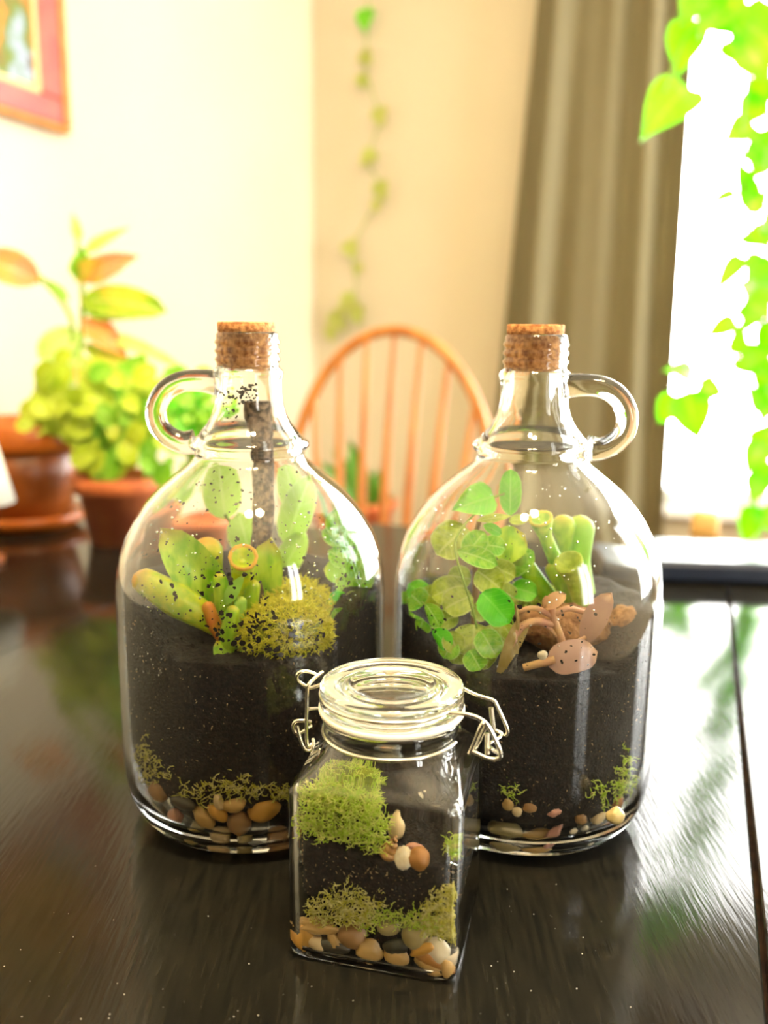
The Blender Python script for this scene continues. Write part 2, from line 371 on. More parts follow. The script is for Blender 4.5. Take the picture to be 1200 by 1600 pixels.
# ------------------------------------------------------------------ helpers for what stands inside the jars
def hit_in(side, px, py, off=.001, miss=False):
    """first point on a sight line that lies off inside the jug's inner wall"""
    c = JUGS[side]; d = ray(px, py); t = .36
    while t < .8:
        p = CAM+d*t
        if math.hypot(p.x-c.x, p.y-c.y) < jug_rin(max(.0095, p.z))-off: return p
        t += .0005
    return None if miss else CAM+d*.5
def keep_in(side, p, off=.004):
    c = JUGS[side]; v = V((p.x-c.x, p.y-c.y, 0)); R = jug_rin(max(.0095, p.z))-off
    return c+v*(R/v.length)+EZ*p.z if v.length > R else p
JA = math.radians(-13.9); JX = V((math.cos(JA), math.sin(JA), 0)); JY = V((-math.sin(JA), math.cos(JA), 0)); JC = V((.0043, .423, 0))+JY*.0022
def JP(x, y, z): return JC+JX*x+JY*y+EZ*z
def jarpx(px, py, yl): return onplane(px, py, JC+JY*(yl-.0022), JY)
def jar_in(p, lim=.0394):
    x = (p-JC).dot(JX); return p+JX*(max(-lim, min(lim, x))-x)
def gnorm(seed): r = random.Random(seed); return lambda s: r.gauss(0, s)
def soil(name, c, rfun, zb, zt, topf, botf, label, seed, nphi=150, nz=46, nr=22):
    """one body of earth: rough side against the glass, uneven top"""
    m = MB(); rnd = random.Random(seed); rows = []
    def pt(a, r, z): return V(c)+V((r*math.cos(a), r*math.sin(a), z))
    def bump(p): return n3(p, 260)*.5+n3(p, 620)*.5
    ang = [2*math.pi*j/nphi for j in range(nphi)]
    rows.append([pt(a, rfun(a, botf(a))*.3, botf(a)+.001) for a in ang])
    for i in range(nz+1):
        row = []
        for a in ang:
            z = botf(a)+(topf(a, 1.)-botf(a))*i/nz; p = pt(a, rfun(a, z), z); k = .5+.5*bump(p+V((seed, 0, 0)))
            row.append(pt(a, rfun(a, z)-.0002-.0022*k, z))
        rows.append(row)
    for i in range(1, nr+1):
        q = 1-i/nr; row = []
        for a in ang:
            z = topf(a, q); r = (rfun(a, z)-.002)*q; p = pt(a, r, z)
            row.append(p+EZ*(.0022*bump(p+V((seed, 3, 0)))))
        rows.append(row)
    m.grid(rows, True)
    m.mi = 1
    for _ in range(520):                                  # pale fibres and grit pressed against the glass
        a = rnd.uniform(-math.pi, 0); z = rnd.uniform(botf(a)+.002, topf(a, 1)-.001); p = pt(a, rfun(a, z)-.0008, z)
        t = V((-math.sin(a), math.cos(a), 0)); u = (t*rnd.gauss(0, 1)+EZ*rnd.gauss(0, 1)).normalized(); w = t.cross(EZ).cross(u).normalized(); s = rnd.choice([.0003, .0004, .0005, .0008])
        nn = u.cross(w)*.0003
        m.add([p+u*s, p-u*s*rnd.uniform(.6, 2), p+w*s*.5, p-w*s*.5, p+nn, p-nn], [(0, 2, 4), (2, 1, 4), (1, 3, 4), (3, 0, 4), (2, 0, 5), (1, 2, 5), (3, 1, 5), (0, 3, 5)])
    return tag(m.build(name, [SOIL, FLECK], base=V(c)+EZ*zb), label, 'soil', kind='stuff')

# pebbles: a few base shapes, each stone placed on its own
def pebble_mesh(seed, lump, angular, m):
    import bmesh
    bm = bmesh.new(); bmesh.ops.create_icosphere(bm, subdivisions=3, radius=1)
    for v in bm.verts:
        d = v.co.normalized(); k = 1+lump*noise.noise(d*1.1+V((seed*7.3, 0, 0)))+lump*.35*noise.noise(d*2.7+V((0, seed*3.1, 0)))
        if angular: k -= angular*max(0, abs(noise.noise(d*1.9+V((seed, seed, 0))))-.1)
        v.co = d*k
    me = bpy.data.meshes.new('pebble'); bm.to_mesh(me); bm.free()
    me.polygons.foreach_set('use_smooth', [True]*len(me.polygons)); me.materials.append(m); return me
PEB = {}
def pebmat(n):
    cols = {'tan': ('d4b070', 'b8904c'), 'amber': ('d8a44c', 'c08c38'), 'pale': ('e2cda0', 'd2b482'), 'white': ('efe2c8', 'e0cca8'), 'brown': ('8f683c', 'b48a58'),
            'grey': ('3e3a30', '57503f'), 'dark': ('23241a', '37382a'), 'beige': ('b5a46e', '9c8a58'), 'pink': ('d9a08a', 'b57f66'), 'rust': ('b88444', '98622c')}
    return mat('pebble_'+n, *cols[n], scale=260, rough=.38, bump=.15, bscale=500)
def pebble(p, out, w, h, dp, rot, col, label, group, seed, lump=.22, ang=.0, name='pebble', cat='pebble'):
    key = (seed % 6, col, lump, ang)
    if key not in PEB: PEB[key] = pebble_mesh(seed % 6+1, lump, ang, pebmat(col))
    o = bpy.data.objects.new(name, PEB[key]); COL.objects.link(o)
    out = V((out.x, out.y, 0)).normalized(); tx = EZ.cross(out).normalized()
    X = tx*math.cos(rot)+EZ*math.sin(rot); Z = EZ*math.cos(rot)-tx*math.sin(rot)
    M = Matrix(((X.x, -out.x, Z.x), (X.y, -out.y, Z.y), (X.z, -out.z, Z.z))) @ Matrix.Diagonal((w/2, dp/2, h/2))
    o.matrix_world = Matrix.Translation(p) @ M.to_4x4()
    return tag(o, label, cat, group)
def jug_pebble(side, px, py, wp, hp, rot, col, label, seed, group, **k):
    q = hit_in(side, px, py, .002); s = pxm(q); c = JUGS[side]; w, h = wp*s, hp*s; dp = min(w, h)*.8
    q = hit_in(side, px, py, dp*.5+.0006); out = V((q.x-c.x, q.y-c.y, 0))
    return pebble(q, out, w, h, dp, math.radians(rot), col, label, group, seed, **k)
def jar_pebble(px, py, wp, hp, rot, col, label, seed, yl=None, group='pebbles in the square jar', **k):
    q = jarpx(px, py, -.036); s = pxm(q); w, h = wp*s, hp*s; dp = min(w, h)*.85
    q = jarpx(px, py, -.0378+dp*.52 if yl is None else yl); ext = .5*math.hypot(h*math.cos(math.radians(rot)), w*math.sin(math.radians(rot)))
    q.z = max(q.z, .0027+ext*.97)
    ew = .5*math.hypot(w*math.cos(math.radians(rot)), h*math.sin(math.radians(rot))); q = jar_in(q, .0400-ew*.95)
    return pebble(q, -JY, w, h, dp, math.radians(rot), col, label, group, seed, **k)

# moss: forked wiry strands walking over a patch given in sight-line coordinates, real strands at real depth
def inpoly(x, y, P):
    r = False; j = len(P)-1
    for i in range(len(P)):
        (xi, yi), (xj, yj) = P[i], P[j]
        if (yi > y) != (yj > y) and x < (xj-xi)*(y-yi)/(yj-yi)+xi: r = not r
        j = i
    return r
def strand(mb, pts, r):
    n = len(pts); mb.tube(pts, [r*(1-.6*i/(n-1)) for i in range(n)], 4, caps=False)
def moss_patch(poly, fn, n, label, mt, group, seed, r=.00032, step=2.6, depth=.004, segs=4, name='moss_clump'):
    rnd = random.Random(seed); m = MB(); xs = [p[0] for p in poly]; ys = [p[1] for p in poly]
    def grow(x, y, d, a, k, lvl):
        pts = [fn(x, y, d)]
        for i in range(k):
            a += rnd.gauss(0, .55); x += math.cos(a)*step; y += math.sin(a)*step; d = max(0, d+rnd.gauss(0, .0005)); pts.append(fn(x, y, d))
            if lvl and rnd.random() < .38: grow(x, y, d, a+rnd.choice((-1, 1))*rnd.uniform(.6, 1.1), rnd.randint(1, 3), lvl-1)
        if len(pts) > 1: strand(m, pts, r)
    k = 0
    while k < n:
        x, y = rnd.uniform(min(xs), max(xs)), rnd.uniform(min(ys), max(ys))
        if inpoly(x, y, poly): k += 1; grow(x, y, rnd.random()**1.5*depth, rnd.uniform(0, 6.28), segs, 2)
    ms = [mt]
    base = sum(m.v, V((0, 0, 0)))/len(m.v)
    return tag(m.build(name, ms, base=base), label, 'moss', group)
def moss_ball(c, rx, ry, rz, n, label, mt, group, seed, r=.0004, L=.0055, floor=-.35, side=None):
    rnd = random.Random(seed); m = MB(); c = V(c); core = []
    root = empty('moss_clump', c-EZ*rz, label, 'moss', group)
    def P(d): return c+V((d.x*rx, d.y*ry, d.z*rz))*(1+.10*n3(d*2.2+V((seed, 0, 0))))
    k = 0
    while k < n:
        d = V((rnd.gauss(0, 1), rnd.gauss(0, 1), rnd.gauss(0, 1))).normalized()
        if d.z < floor: continue
        k += 1; p = P(d); v = (d*.7+V((rnd.gauss(0, .6), rnd.gauss(0, .6), rnd.gauss(0, .6)))).normalized(); pts = [p-d*.001]
        for i in range(4):
            v = (v+V((rnd.gauss(0, .5), rnd.gauss(0, .5), rnd.gauss(0, .5)))).normalized(); p = p+v*L/4
            if side: p = keep_in(side, p, .0012)
            pts.append(p)
            if i in (1, 2) and rnd.random() < .7:
                w = (v+V((rnd.gauss(0, .8), rnd.gauss(0, .8), rnd.gauss(0, .8)))).normalized(); e = [p, p+w*L*.22, p+(w+d*.3)*L*.4]
                if side: e = [keep_in(side, x, .0012) for x in e]
                strand(m, e, r*.7)
        strand(m, pts, r)
    m.build('strands', mt, root)
    b = MB(); rows = []
    for i in range(13):
        th = math.pi*i/12; rows.append([P(V((math.sin(th)*math.cos(a), math.sin(th)*math.sin(a), math.cos(th))))*.96+c*.04 for a in [2*math.pi*j/20 for j in range(20)]])
    b.grid(rows, True).build('cushion', MOSSIN, root)
    return root

# succulent tube leaf and leaf parts, placed by sight line at a real depth y
def tube_leaf(root, path, widths, ys, m, cup=False, side=None, n=12):
    pts = [at(x, y, yy) for (x, y), yy in zip(path, ys)]
    if side: pts = [keep_in(side, p, .006) for p in pts]
    rad = [w*.5*pxm(p) for w, p in zip(widths, pts)]; k = 6; sp = spline(pts, k)
    rr = [lerp(list(enumerate(rad)), i/k) for i in range(len(sp))]
    d = (sp[-1]-sp[-2]).normalized(); R = rr[-1]
    if cup:
        sp += [sp[-1]+d*R*.12, sp[-1]+d*R*.14, sp[-1]-d*R*.25, sp[-1]-d*R*.45]; rr += [R*1.02, R*.84, R*.55, R*.15]
    else:
        sp += [sp[-1]+d*R*.45, sp[-1]+d*R*.75, sp[-1]+d*R*.9]; rr += [R*.86, R*.5, R*.08]
    mb = MB(); rows = []; ref = None
    for i, p in enumerate(sp):
        if i <= len(sp)-4 - (1 if cup else 0): t = (sp[min(i+1, len(sp)-4)]-sp[max(i-1, 0)])
        if t.length < 1e-7: t = d
        t = t.normalized()
        if cup and i >= len(sp)-4: t = d
        if ref is None: ref = t.orthogonal().normalized()
        ref = (ref-t*ref.dot(t)).normalized(); b = t.cross(ref)
        rows.append([p+(ref*math.cos(2*math.pi*j/n)+b*math.sin(2*math.pi*j/n))*rr[i] for j in range(n)])
    mb.grid(rows, True); mb.fan(rows[0], sp[0], True); mb.fan(rows[-1], sp[-1]); nr_ = len(rows)
    mb.uv = [(i/(nr_-1), 2) for i in range(nr_) for _ in range(n)]+[(0, 2)]*(n+1)+[(1, 2)]*(n+1)
    if cup: mb.uv = [((.97 if nr_-5 <= i <= nr_-3 else .6 if i > nr_-3 else .8*i/nr_), 2) for i in range(nr_) for _ in range(n)]+[(0, 2)]*(n+1)+[(.6, 2)]*(n+1)
    return mb.build('leaf', m, root)
def px_leaf(root, b, t, w, yb, yt, m, shape='oval', curl=0., cup=.15, lean=0., side=None, thick=.0007, tilt=0.):
    """leaf from sight-line base b to tip t at depths yb, yt; its face looks at the viewer turned by tilt"""
    B, Tt = at(b[0], b[1], yb), at(t[0], t[1], yt)
    if side: B, Tt = keep_in(side, B, .003), keep_in(side, Tt, .003)
    W = w*pxm((B+Tt)/2); nrm = (CAM-(B+Tt)/2).normalized(); nrm = (nrm+EZ*(.35+lean)+V((tilt, 0, 0))).normalized()
    mb = MB(); leaf(mb, B, Tt, nrm, W, shape, curl, cup, thick)
    if side:
        mb.v = [keep_in(side, v, .0016) for v in mb.v]
    return mb.build('leaf', m, root)
def stem(root, path, ys, r, m, name='stem', side=None, n=7):
    pts = spline([at(x, y, yy) for (x, y), yy in zip(path, ys)], 5)
    if side: pts = [keep_in(side, p, .003) for p in pts]
    rr = r if hasattr(r, '__len__') else [r]*2
    return MB().tube(pts, [rr[0]+(rr[1]-rr[0])*i/(len(pts)-1) for i in range(len(pts))], n).build(name, m, root)

# ------------------------------------------------------------------ left jug: contents
def dang(a, b): return abs((a-b+math.pi) % (2*math.pi)-math.pi)
def soil_r(a, z): return .060 if z < .034 else jug_rin(z)-.0006-(.0035*max(0, 1-(z-.034)/.022) if z < .056 else 0)
C1 = JUGS['left']; C2 = JUGS['right']
def smooth(x): x = max(0., min(1., x)); return x*x*(3-2*x)
def top1(a, q):
    x, y = math.cos(a)*q, math.sin(a)*q; d = math.hypot((x-.10)*.95, (y+1.0)*.75)
    return .125+.027*smooth((d-.45)/.5)+.003*n3((x*3, y*3, 1))
soil('potting_soil', C1, soil_r, .0105, .15, top1, lambda a: .0105, 'dark potting soil filling the jug that holds the stick', 1)
G1 = 'pebbles at the bottom of the stick jug'
for px, py, w, h, rot, col, lab, sd in [
    (413, 1262, 54, 40, 12, 'amber', 'largest smooth amber pebble in the jug with the stick, beside the square jar', 1),
    (366, 1255, 38, 24, 8, 'tan', 'oval tan pebble just below the thin moss in the stick jug', 2),
    (342, 1268, 24, 36, 55, 'amber', 'slanted amber pebble in the middle of three leaning in the stick jug', 3),
    (320, 1276, 24, 44, 52, 'tan', 'long tan pebble leaning behind the slanted amber one in the stick jug', 4),
    (343, 1252, 16, 28, 18, 'pale', 'small pale upright pebble wedged under the thin moss in the stick jug', 5),
    (374, 1283, 38, 36, 0, 'brown', 'dull brown pebble below the oval tan one in the stick jug', 0),
    (347, 1305, 34, 20, -6, 'pale', 'pale barrel-shaped pebble lowest in the stick jug', 2),
    (384, 1310, 24, 22, 0, 'beige', 'small beige pebble low in the stick jug, right of the barrel-shaped one', 1),
    (402, 1294, 44, 34, 20, 'dark', 'dark grey pebble under the largest amber one in the stick jug', 3),
    (432, 1308, 34, 24, 0, 'brown', 'brown pebble half behind the square jar in the stick jug', 4),
    (288, 1252, 44, 22, -8, 'grey', 'flat grey pebble near the left wall of the stick jug', 5),
    (252, 1232, 40, 32, -20, 'brown', 'brown pebble under the left tuft of moss in the stick jug', 0),
    (276, 1275, 30, 24, -25, 'pink', 'pinkish speckled pebble low at the left wall of the stick jug', 1),
    (308, 1296, 26, 20, 20, 'beige', 'dim beige pebble below the long leaning ones in the stick jug', 4)]:
    jug_pebble('left', px, py, w, h, rot, col, lab, sd, G1)
f1 = lambda x, y, d: keep_in('left', hit_in('left', x, y, .0009+d), .0009+d)
f2 = lambda x, y, d: keep_in('right', hit_in('right', x, y, .0009+d), .0009+d)
GM1 = 'moss in the stick jug'
moss_patch([(282, 1232), (330, 1215), (365, 1214), (372, 1196), (392, 1206), (398, 1222), (420, 1228), (416, 1238), (352, 1246), (300, 1246)], f1, 80, 'thin band of wiry olive moss above the pebbles in the stick jug', MOSSO, GM1, 11, r=.0004, step=4)
moss_patch([(420, 1222), (452, 1222), (452, 1244), (424, 1240)], f1, 24, 'small olive moss tuft behind the edge of the square jar', MOSSO, GM1, 12, r=.0004, step=3.5)
moss_patch([(222, 1152), (240, 1160), (258, 1200), (268, 1214), (240, 1224), (226, 1205)], f1, 80, 'olive moss tuft against the left wall of the stick jug', MOSSO, GM1, 13, r=.00038, step=3)
moss_ball(at(444, 990, .4985), .0255, .017, .0185, 1500, 'yellow moss cushion speckled with dirt at the front of the stick jug', MOSSY, GM1, 3, side='left')
moss_ball(at(466, 950, .527), .019, .016, .0155, 900, 'plain yellow moss cushion behind the speckled one in the stick jug', MOSSY, GM1, 4, side='left')
# the stick
m = MB(); pts = spline([at(x, y, yy) for (x, y), yy in zip([(404, 626), (403, 650), (409, 690), (412, 760), (410, 830), (405, 930), (400, 985)], [.553, .552, .548, .542, .535, .53, .53])], 8)
rows = []
for i, p in enumerate(pts):
    r = .0088-.0022*min(1, i/20)
    rows.append([p+V((math.cos(a), math.sin(a), 0))*r*(1+.16*n3((math.cos(a), math.sin(a), p.z*60), 1.6)+.10*n3(p+V((a, 0, 0)), 300)) for a in [2*math.pi*j/18 for j in range(18)]])
m.grid(rows, True); m.fan(rows[0], pts[0]-EZ*.002, True); m.fan(rows[-1], pts[-1])
st = m.build('stick', BARK, base=pts[-1]); tag(st, 'dark weathered stick standing in the soil and reaching into the jug neck', 'stick')
# gollum jade
g = empty('jade_succulent', at(372, 1020, .508), 'yellow-green trumpet-leaved jade succulent in the jug with the stick', 'succulent', 'jade succulents')
tube_leaf(g, [(388, 1012), (340, 974), (280, 938), (226, 908)], [20, 38, 54, 40], [.513, .506, .502, .500], L_JADEY, side='left')
px_leaf(g, (352, 972), (252, 826), 74, .522, .515, L_JADE, 'oval', .12, .35, side='left', thick=.003)
tube_leaf(g, [(356, 985), (336, 915), (324, 862)], [18, 26, 50], [.525, .525, .522], L_JADEY)
tube_leaf(g, [(372, 995), (376, 930), (379, 890), (380, 872)], [20, 26, 36, 46], [.520, .515, .508, .498], L_JADEY, cup=True)
px_leaf(g, (396, 990), (424, 840), 62, .53, .527, L_JADE, 'oval', .05, .25, thick=.003)
tube_leaf(g, [(368, 1015), (352, 960), (344, 905)], [22, 28, 22], [.510, .505, .502], L_JADE)
tube_leaf(g, [(384, 1010), (388, 960), (396, 915)], [24, 30, 22], [.512, .510, .51], L_JADE)
tube_leaf(g, [(352, 1005), (336, 975), (326, 948)], [16, 24, 20], [.503, .500, .498], L_JADEO)
tube_leaf(g, [(352, 1030), (358, 990), (364, 955)], [24, 30, 22], [.498, .495, .494], L_JADE, side='left')
tube_leaf(g, [(378, 1022), (372, 975), (376, 940)], [22, 28, 20], [.503, .500, .500], L_JADEPALE)
px_leaf(g, (352, 945), (384, 896), 22, .50, .50, L_JADEPALE, 'lance', .1, .2, thick=.002)
px_leaf(g, (356, 1042), (338, 1000), 26, .493, .492, L_JADE, 'oval', .1, .2, side='left', thick=.002)
px_leaf(g, (380, 1038), (400, 1002), 28, .495, .494, L_JADEPALE, 'oval', .1, .2, side='left', thick=.002)
# leafy plant at the right wall
g = empty('leafy_plant', at(548, 965, .555), 'small bright green leafy plant by the right wall of the stick jug', 'plant')
stem(g, [(545, 965), (548, 900), (535, 850), (528, 800)], [.555]*4, .0011, STEMG, side='left')
stem(g, [(550, 960), (566, 920), (572, 880)], [.555, .55, .55], .0011, STEMG, side='left')
for b, t, w, yb, mt_, sh in [((532, 838), (522, 795), 42, .555, L_FIG, 'oval'), ((536, 850), (502, 830), 30, .56, L_FIG, 'oval'), ((545, 880), (512, 862), 36, .55, L_FIG, 'oval'), ((540, 870), (560, 826), 34, .55, L_FIGD, 'oval'),
                       ((548, 900), (505, 890), 40, .545, L_JADEPALE, 'oval'), ((552, 905), (574, 862), 34, .545, L_FIG, 'oval'), ((556, 925), (588, 890), 32, .54, L_FIG, 'oval'), ((548, 925), (524, 905), 34, .54, L_JADEPALE, 'oval'),
                       ((545, 955), (506, 938), 46, .53, L_BRIGHT, 'round'), ((556, 950), (590, 930), 36, .535, L_FIGO, 'oval'), ((545, 958), (565, 925), 40, .53, L_FIGO, 'round'), ((532, 972), (520, 950), 30, .52, L_FIG, 'oval')]:
    px_leaf(g, b, t, w, yb, yb-.003, mt_, sh, .08, .2, side='left')
g = empty('tall_leaf_plant', at(430, 930, .585), 'tall pale green plant with upright leaves behind the stick', 'plant')
for pa in ([(430, 930), (380, 850), (350, 800)], [(430, 930), (455, 860), (462, 800)], [(430, 930), (405, 870), (388, 850)]): stem(g, pa, [.585]*3, .0014, STEMG, side='left')
for b, t, w in [((352, 810), (338, 722), 62), ((448, 850), (500, 742), 54), ((462, 800), (446, 725), 44), ((388, 862), (372, 800), 56), ((440, 900), (478, 830), 44), ((430, 905), (410, 860), 44)]:
    px_leaf(g, b, t, w, .585, .58, L_TALL, 'oval', .1, .2, side='left')
# dirt and drops on the glass
def specks(side, regions, label, seed):
    rnd = random.Random(seed); m = MB(); c = JUGS[side]
    for (x0, y0, x1, y1), n, s0 in regions:
        for _ in range(n):
            p = hit_in(side, rnd.uniform(x0, x1), rnd.uniform(y0, y1), .0003, True)
            if p is None: continue
            o = V((p.x-c.x, p.y-c.y, 0)).normalized()
            if p.z > .17: o = (o+EZ*.8).normalized()
            tx = EZ.cross(o).normalized(); tz = o.cross(tx); s = s0*rnd.choice((.5, .6, .8, 1, 1.6))*.0011; st_ = rnd.uniform(.4, 1); an = rnd.uniform(0, 3.1)
            ring = []
            for j in range(6):
                a = j*math.pi/3; q = V((math.cos(a), math.sin(a)*st_)); rr = s*rnd.uniform(.5, 1.1)
                ring.append(p+(tx*(q.x*math.cos(an)-q.y*math.sin(an))+tz*(q.x*math.sin(an)+q.y*math.cos(an)))*rr)
            m.fan(ring, p-o*s*.5); m.fan([v-o*.00008 for v in ring], p+o*.0001, True)
    return tag(m.build('soil_specks', SPECK, base=c+EZ*.1), label, 'dirt', kind='stuff')
specks('left', [((205, 760, 590, 900), 170, .8), ((220, 880, 420, 1010), 90, 1.1), ((385, 955, 505, 1035), 105, 1.25), ((340, 960, 420, 1050), 60, 1.3), ((520, 850, 598, 960), 70, 1.), ((225, 730, 560, 800), 60, .7), ((372, 600, 402, 632), 40, 1.1), ((345, 610, 372, 660), 25, 1.)], 'specks of dirt stuck inside the jug with the stick', 5)
specks('right', [((800, 940, 960, 1040), 40, 1.), ((640, 820, 820, 1020), 40, .6), ((960, 980, 1015, 1080), 110, 1.2), ((620, 960, 700, 1040), 60, .8)], 'specks of dirt stuck inside the jug with the vine', 6)
def drops(side, regions, label, seed):
    rnd = random.Random(seed); m = MB(); c = JUGS[side]
    for (x0, y0, x1, y1), n in regions:
        for _ in range(n):
            p = hit_in(side, rnd.uniform(x0, x1), rnd.uniform(y0, y1), .0008, True)
            if p is None: continue
            r = rnd.choice((.0003, .0004, .0005, .0007))
            rows = [[p+V((math.sin(t)*math.cos(a), math.sin(t)*math.sin(a), math.cos(t)))*r for a in [j*math.pi/4 for j in range(8)]] for t in [i*math.pi/6 for i in range(7)]]
            m.grid(rows, True)
    return tag(m.build('water_drops', WATER, base=c+EZ*.1), label, 'water', kind='stuff')
drops('left', [((205, 780, 400, 960), 60), ((430, 800, 595, 940), 90), ((210, 980, 260, 1060), 30)], 'water drops inside the jug with the stick', 8)
drops('right', [((640, 780, 700, 900), 35), ((700, 760, 960, 860), 45), ((820, 870, 930, 1030), 25)], 'water drops inside the jug with the vine', 9)

# ------------------------------------------------------------------ right jug: contents
def top2(a, q):
    x, y = math.cos(a)*q, math.sin(a)*q; d = math.hypot((x+.05)*.8, (y+1.0)*.75)
    return .117+.024*smooth((d-.45)/.5)+.003*n3((x*3, y*3, 5))
def soil_r2(a, z): return .060 if z < .026 else jug_rin(z)-.0006-(.002*max(0, 1-(z-.026)/.02) if z < .046 else 0)
soil('potting_soil', C2, soil_r2, .0105, .14, top2, lambda a: .0105, 'dark potting soil filling the jug that holds the vine', 2)
G2 = 'pebbles at the bottom of the vine jug'
for px, py, w, h, rot, col, lab, sd, an in [
    (794, 1252, 22, 26, 20, 'tan', 'tan pebble below the small green moss tuft in the vine jug', 1, 0),
    (808, 1265, 16, 17, 0, 'pale', 'small pale pebble touching the tan one in the vine jug', 2, 0),
    (866, 1268, 24, 13, 12, 'pink', 'small flat salmon pebble sunk in the soil of the vine jug', 3, .5),
    (932, 1274, 30, 24, 30, 'pale', 'pale speckled pebble below the right moss in the vine jug', 4, .4),
    (960, 1250, 20, 26, -10, 'rust', 'upright rust-tan pebble touching the right moss in the vine jug', 5, 0),
    (962, 1274, 28, 26, 0, 'beige', 'beige pebble against the right wall of the vine jug', 0, 0),
    (790, 1300, 58, 38, -12, 'beige', 'largest beige pebble low in the vine jug beside the square jar', 1, 0),
    (838, 1308, 52, 24, 5, 'tan', 'dim tan pebble flat on the bottom of the vine jug', 2, 0),
    (863, 1303, 18, 42, -38, 'pink', 'rough pinkish stone leaning at the bottom of the vine jug', 3, .7),
    (905, 1276, 24, 20, -30, 'brown', 'brown angular pebble in the soil left of the pale speckled one', 4, .5),
    (914, 1300, 13, 14, 0, 'white', 'tiny white chip right of the leaning pinkish stone', 5, .7),
    (895, 1298, 14, 9, 20, 'white', 'tiny flat cream chip beside the leaning pinkish stone', 1, .7),
    (827, 1258, 24, 20, 0, 'brown', 'dull brown pebble in the shadowed soil of the vine jug', 0, .3)]:
    jug_pebble('right', px, py, w, h, rot, col, lab, sd, G2, ang=an)
GM2 = 'moss in the vine jug'
moss_patch([(984, 1160), (986, 1236), (932, 1244), (924, 1232), (962, 1206), (974, 1180)], f2, 130, 'bright moss tuft against the right wall of the vine jug', MOSSG, GM2, 21, r=.00042, step=3)
moss_patch([(786, 1224), (800, 1222), (808, 1240), (788, 1244)], f2, 26, 'small green moss tuft above the tan pebble in the vine jug', MOSSG, GM2, 22, r=.0004, step=3)
moss_ball(at(836, 940, .555), .024, .02, .008, 500, 'low green moss under the jade leaves in the vine jug', MOSSG, GM2, 23, side='right')
def lump(name, c, rx, ry, rz, m_, label, cat, seed):
    b = MB(); rows = []
    for i in range(19):
        th = math.pi*i/18; row = []
        for j in range(28):
            d = V((math.sin(th)*math.cos(2*math.pi*j/28), math.sin(th)*math.sin(2*math.pi*j/28), math.cos(th))); k = 1+.22*n3(d*2+V((seed, 0, 0)))+.10*n3(d*6+V((seed, 0, 0)))
            row.append(keep_in('right', V(c)+V((d.x*rx, d.y*ry, d.z*rz))*k, .003))
        rows.append(row)
    return tag(b.grid(rows, True).build(name, m_, base=V(c)-EZ*rz), label, cat)
lump('peat_plug', at(878, 978, .523), .030, .016, .014, PEAT, 'wide brown peat plug behind the pink cuttings', 'peat', 3)
lump('peat_plug', at(978, 972, .53), .010, .012, .010, PEAT, 'small brown peat lump by the right wall of the vine jug', 'peat', 5)
jug_pebble('right', 847, 1022, 16, 14, 0, 'white', 'small white pebble on the soil beside the pink stem', 2, G2)
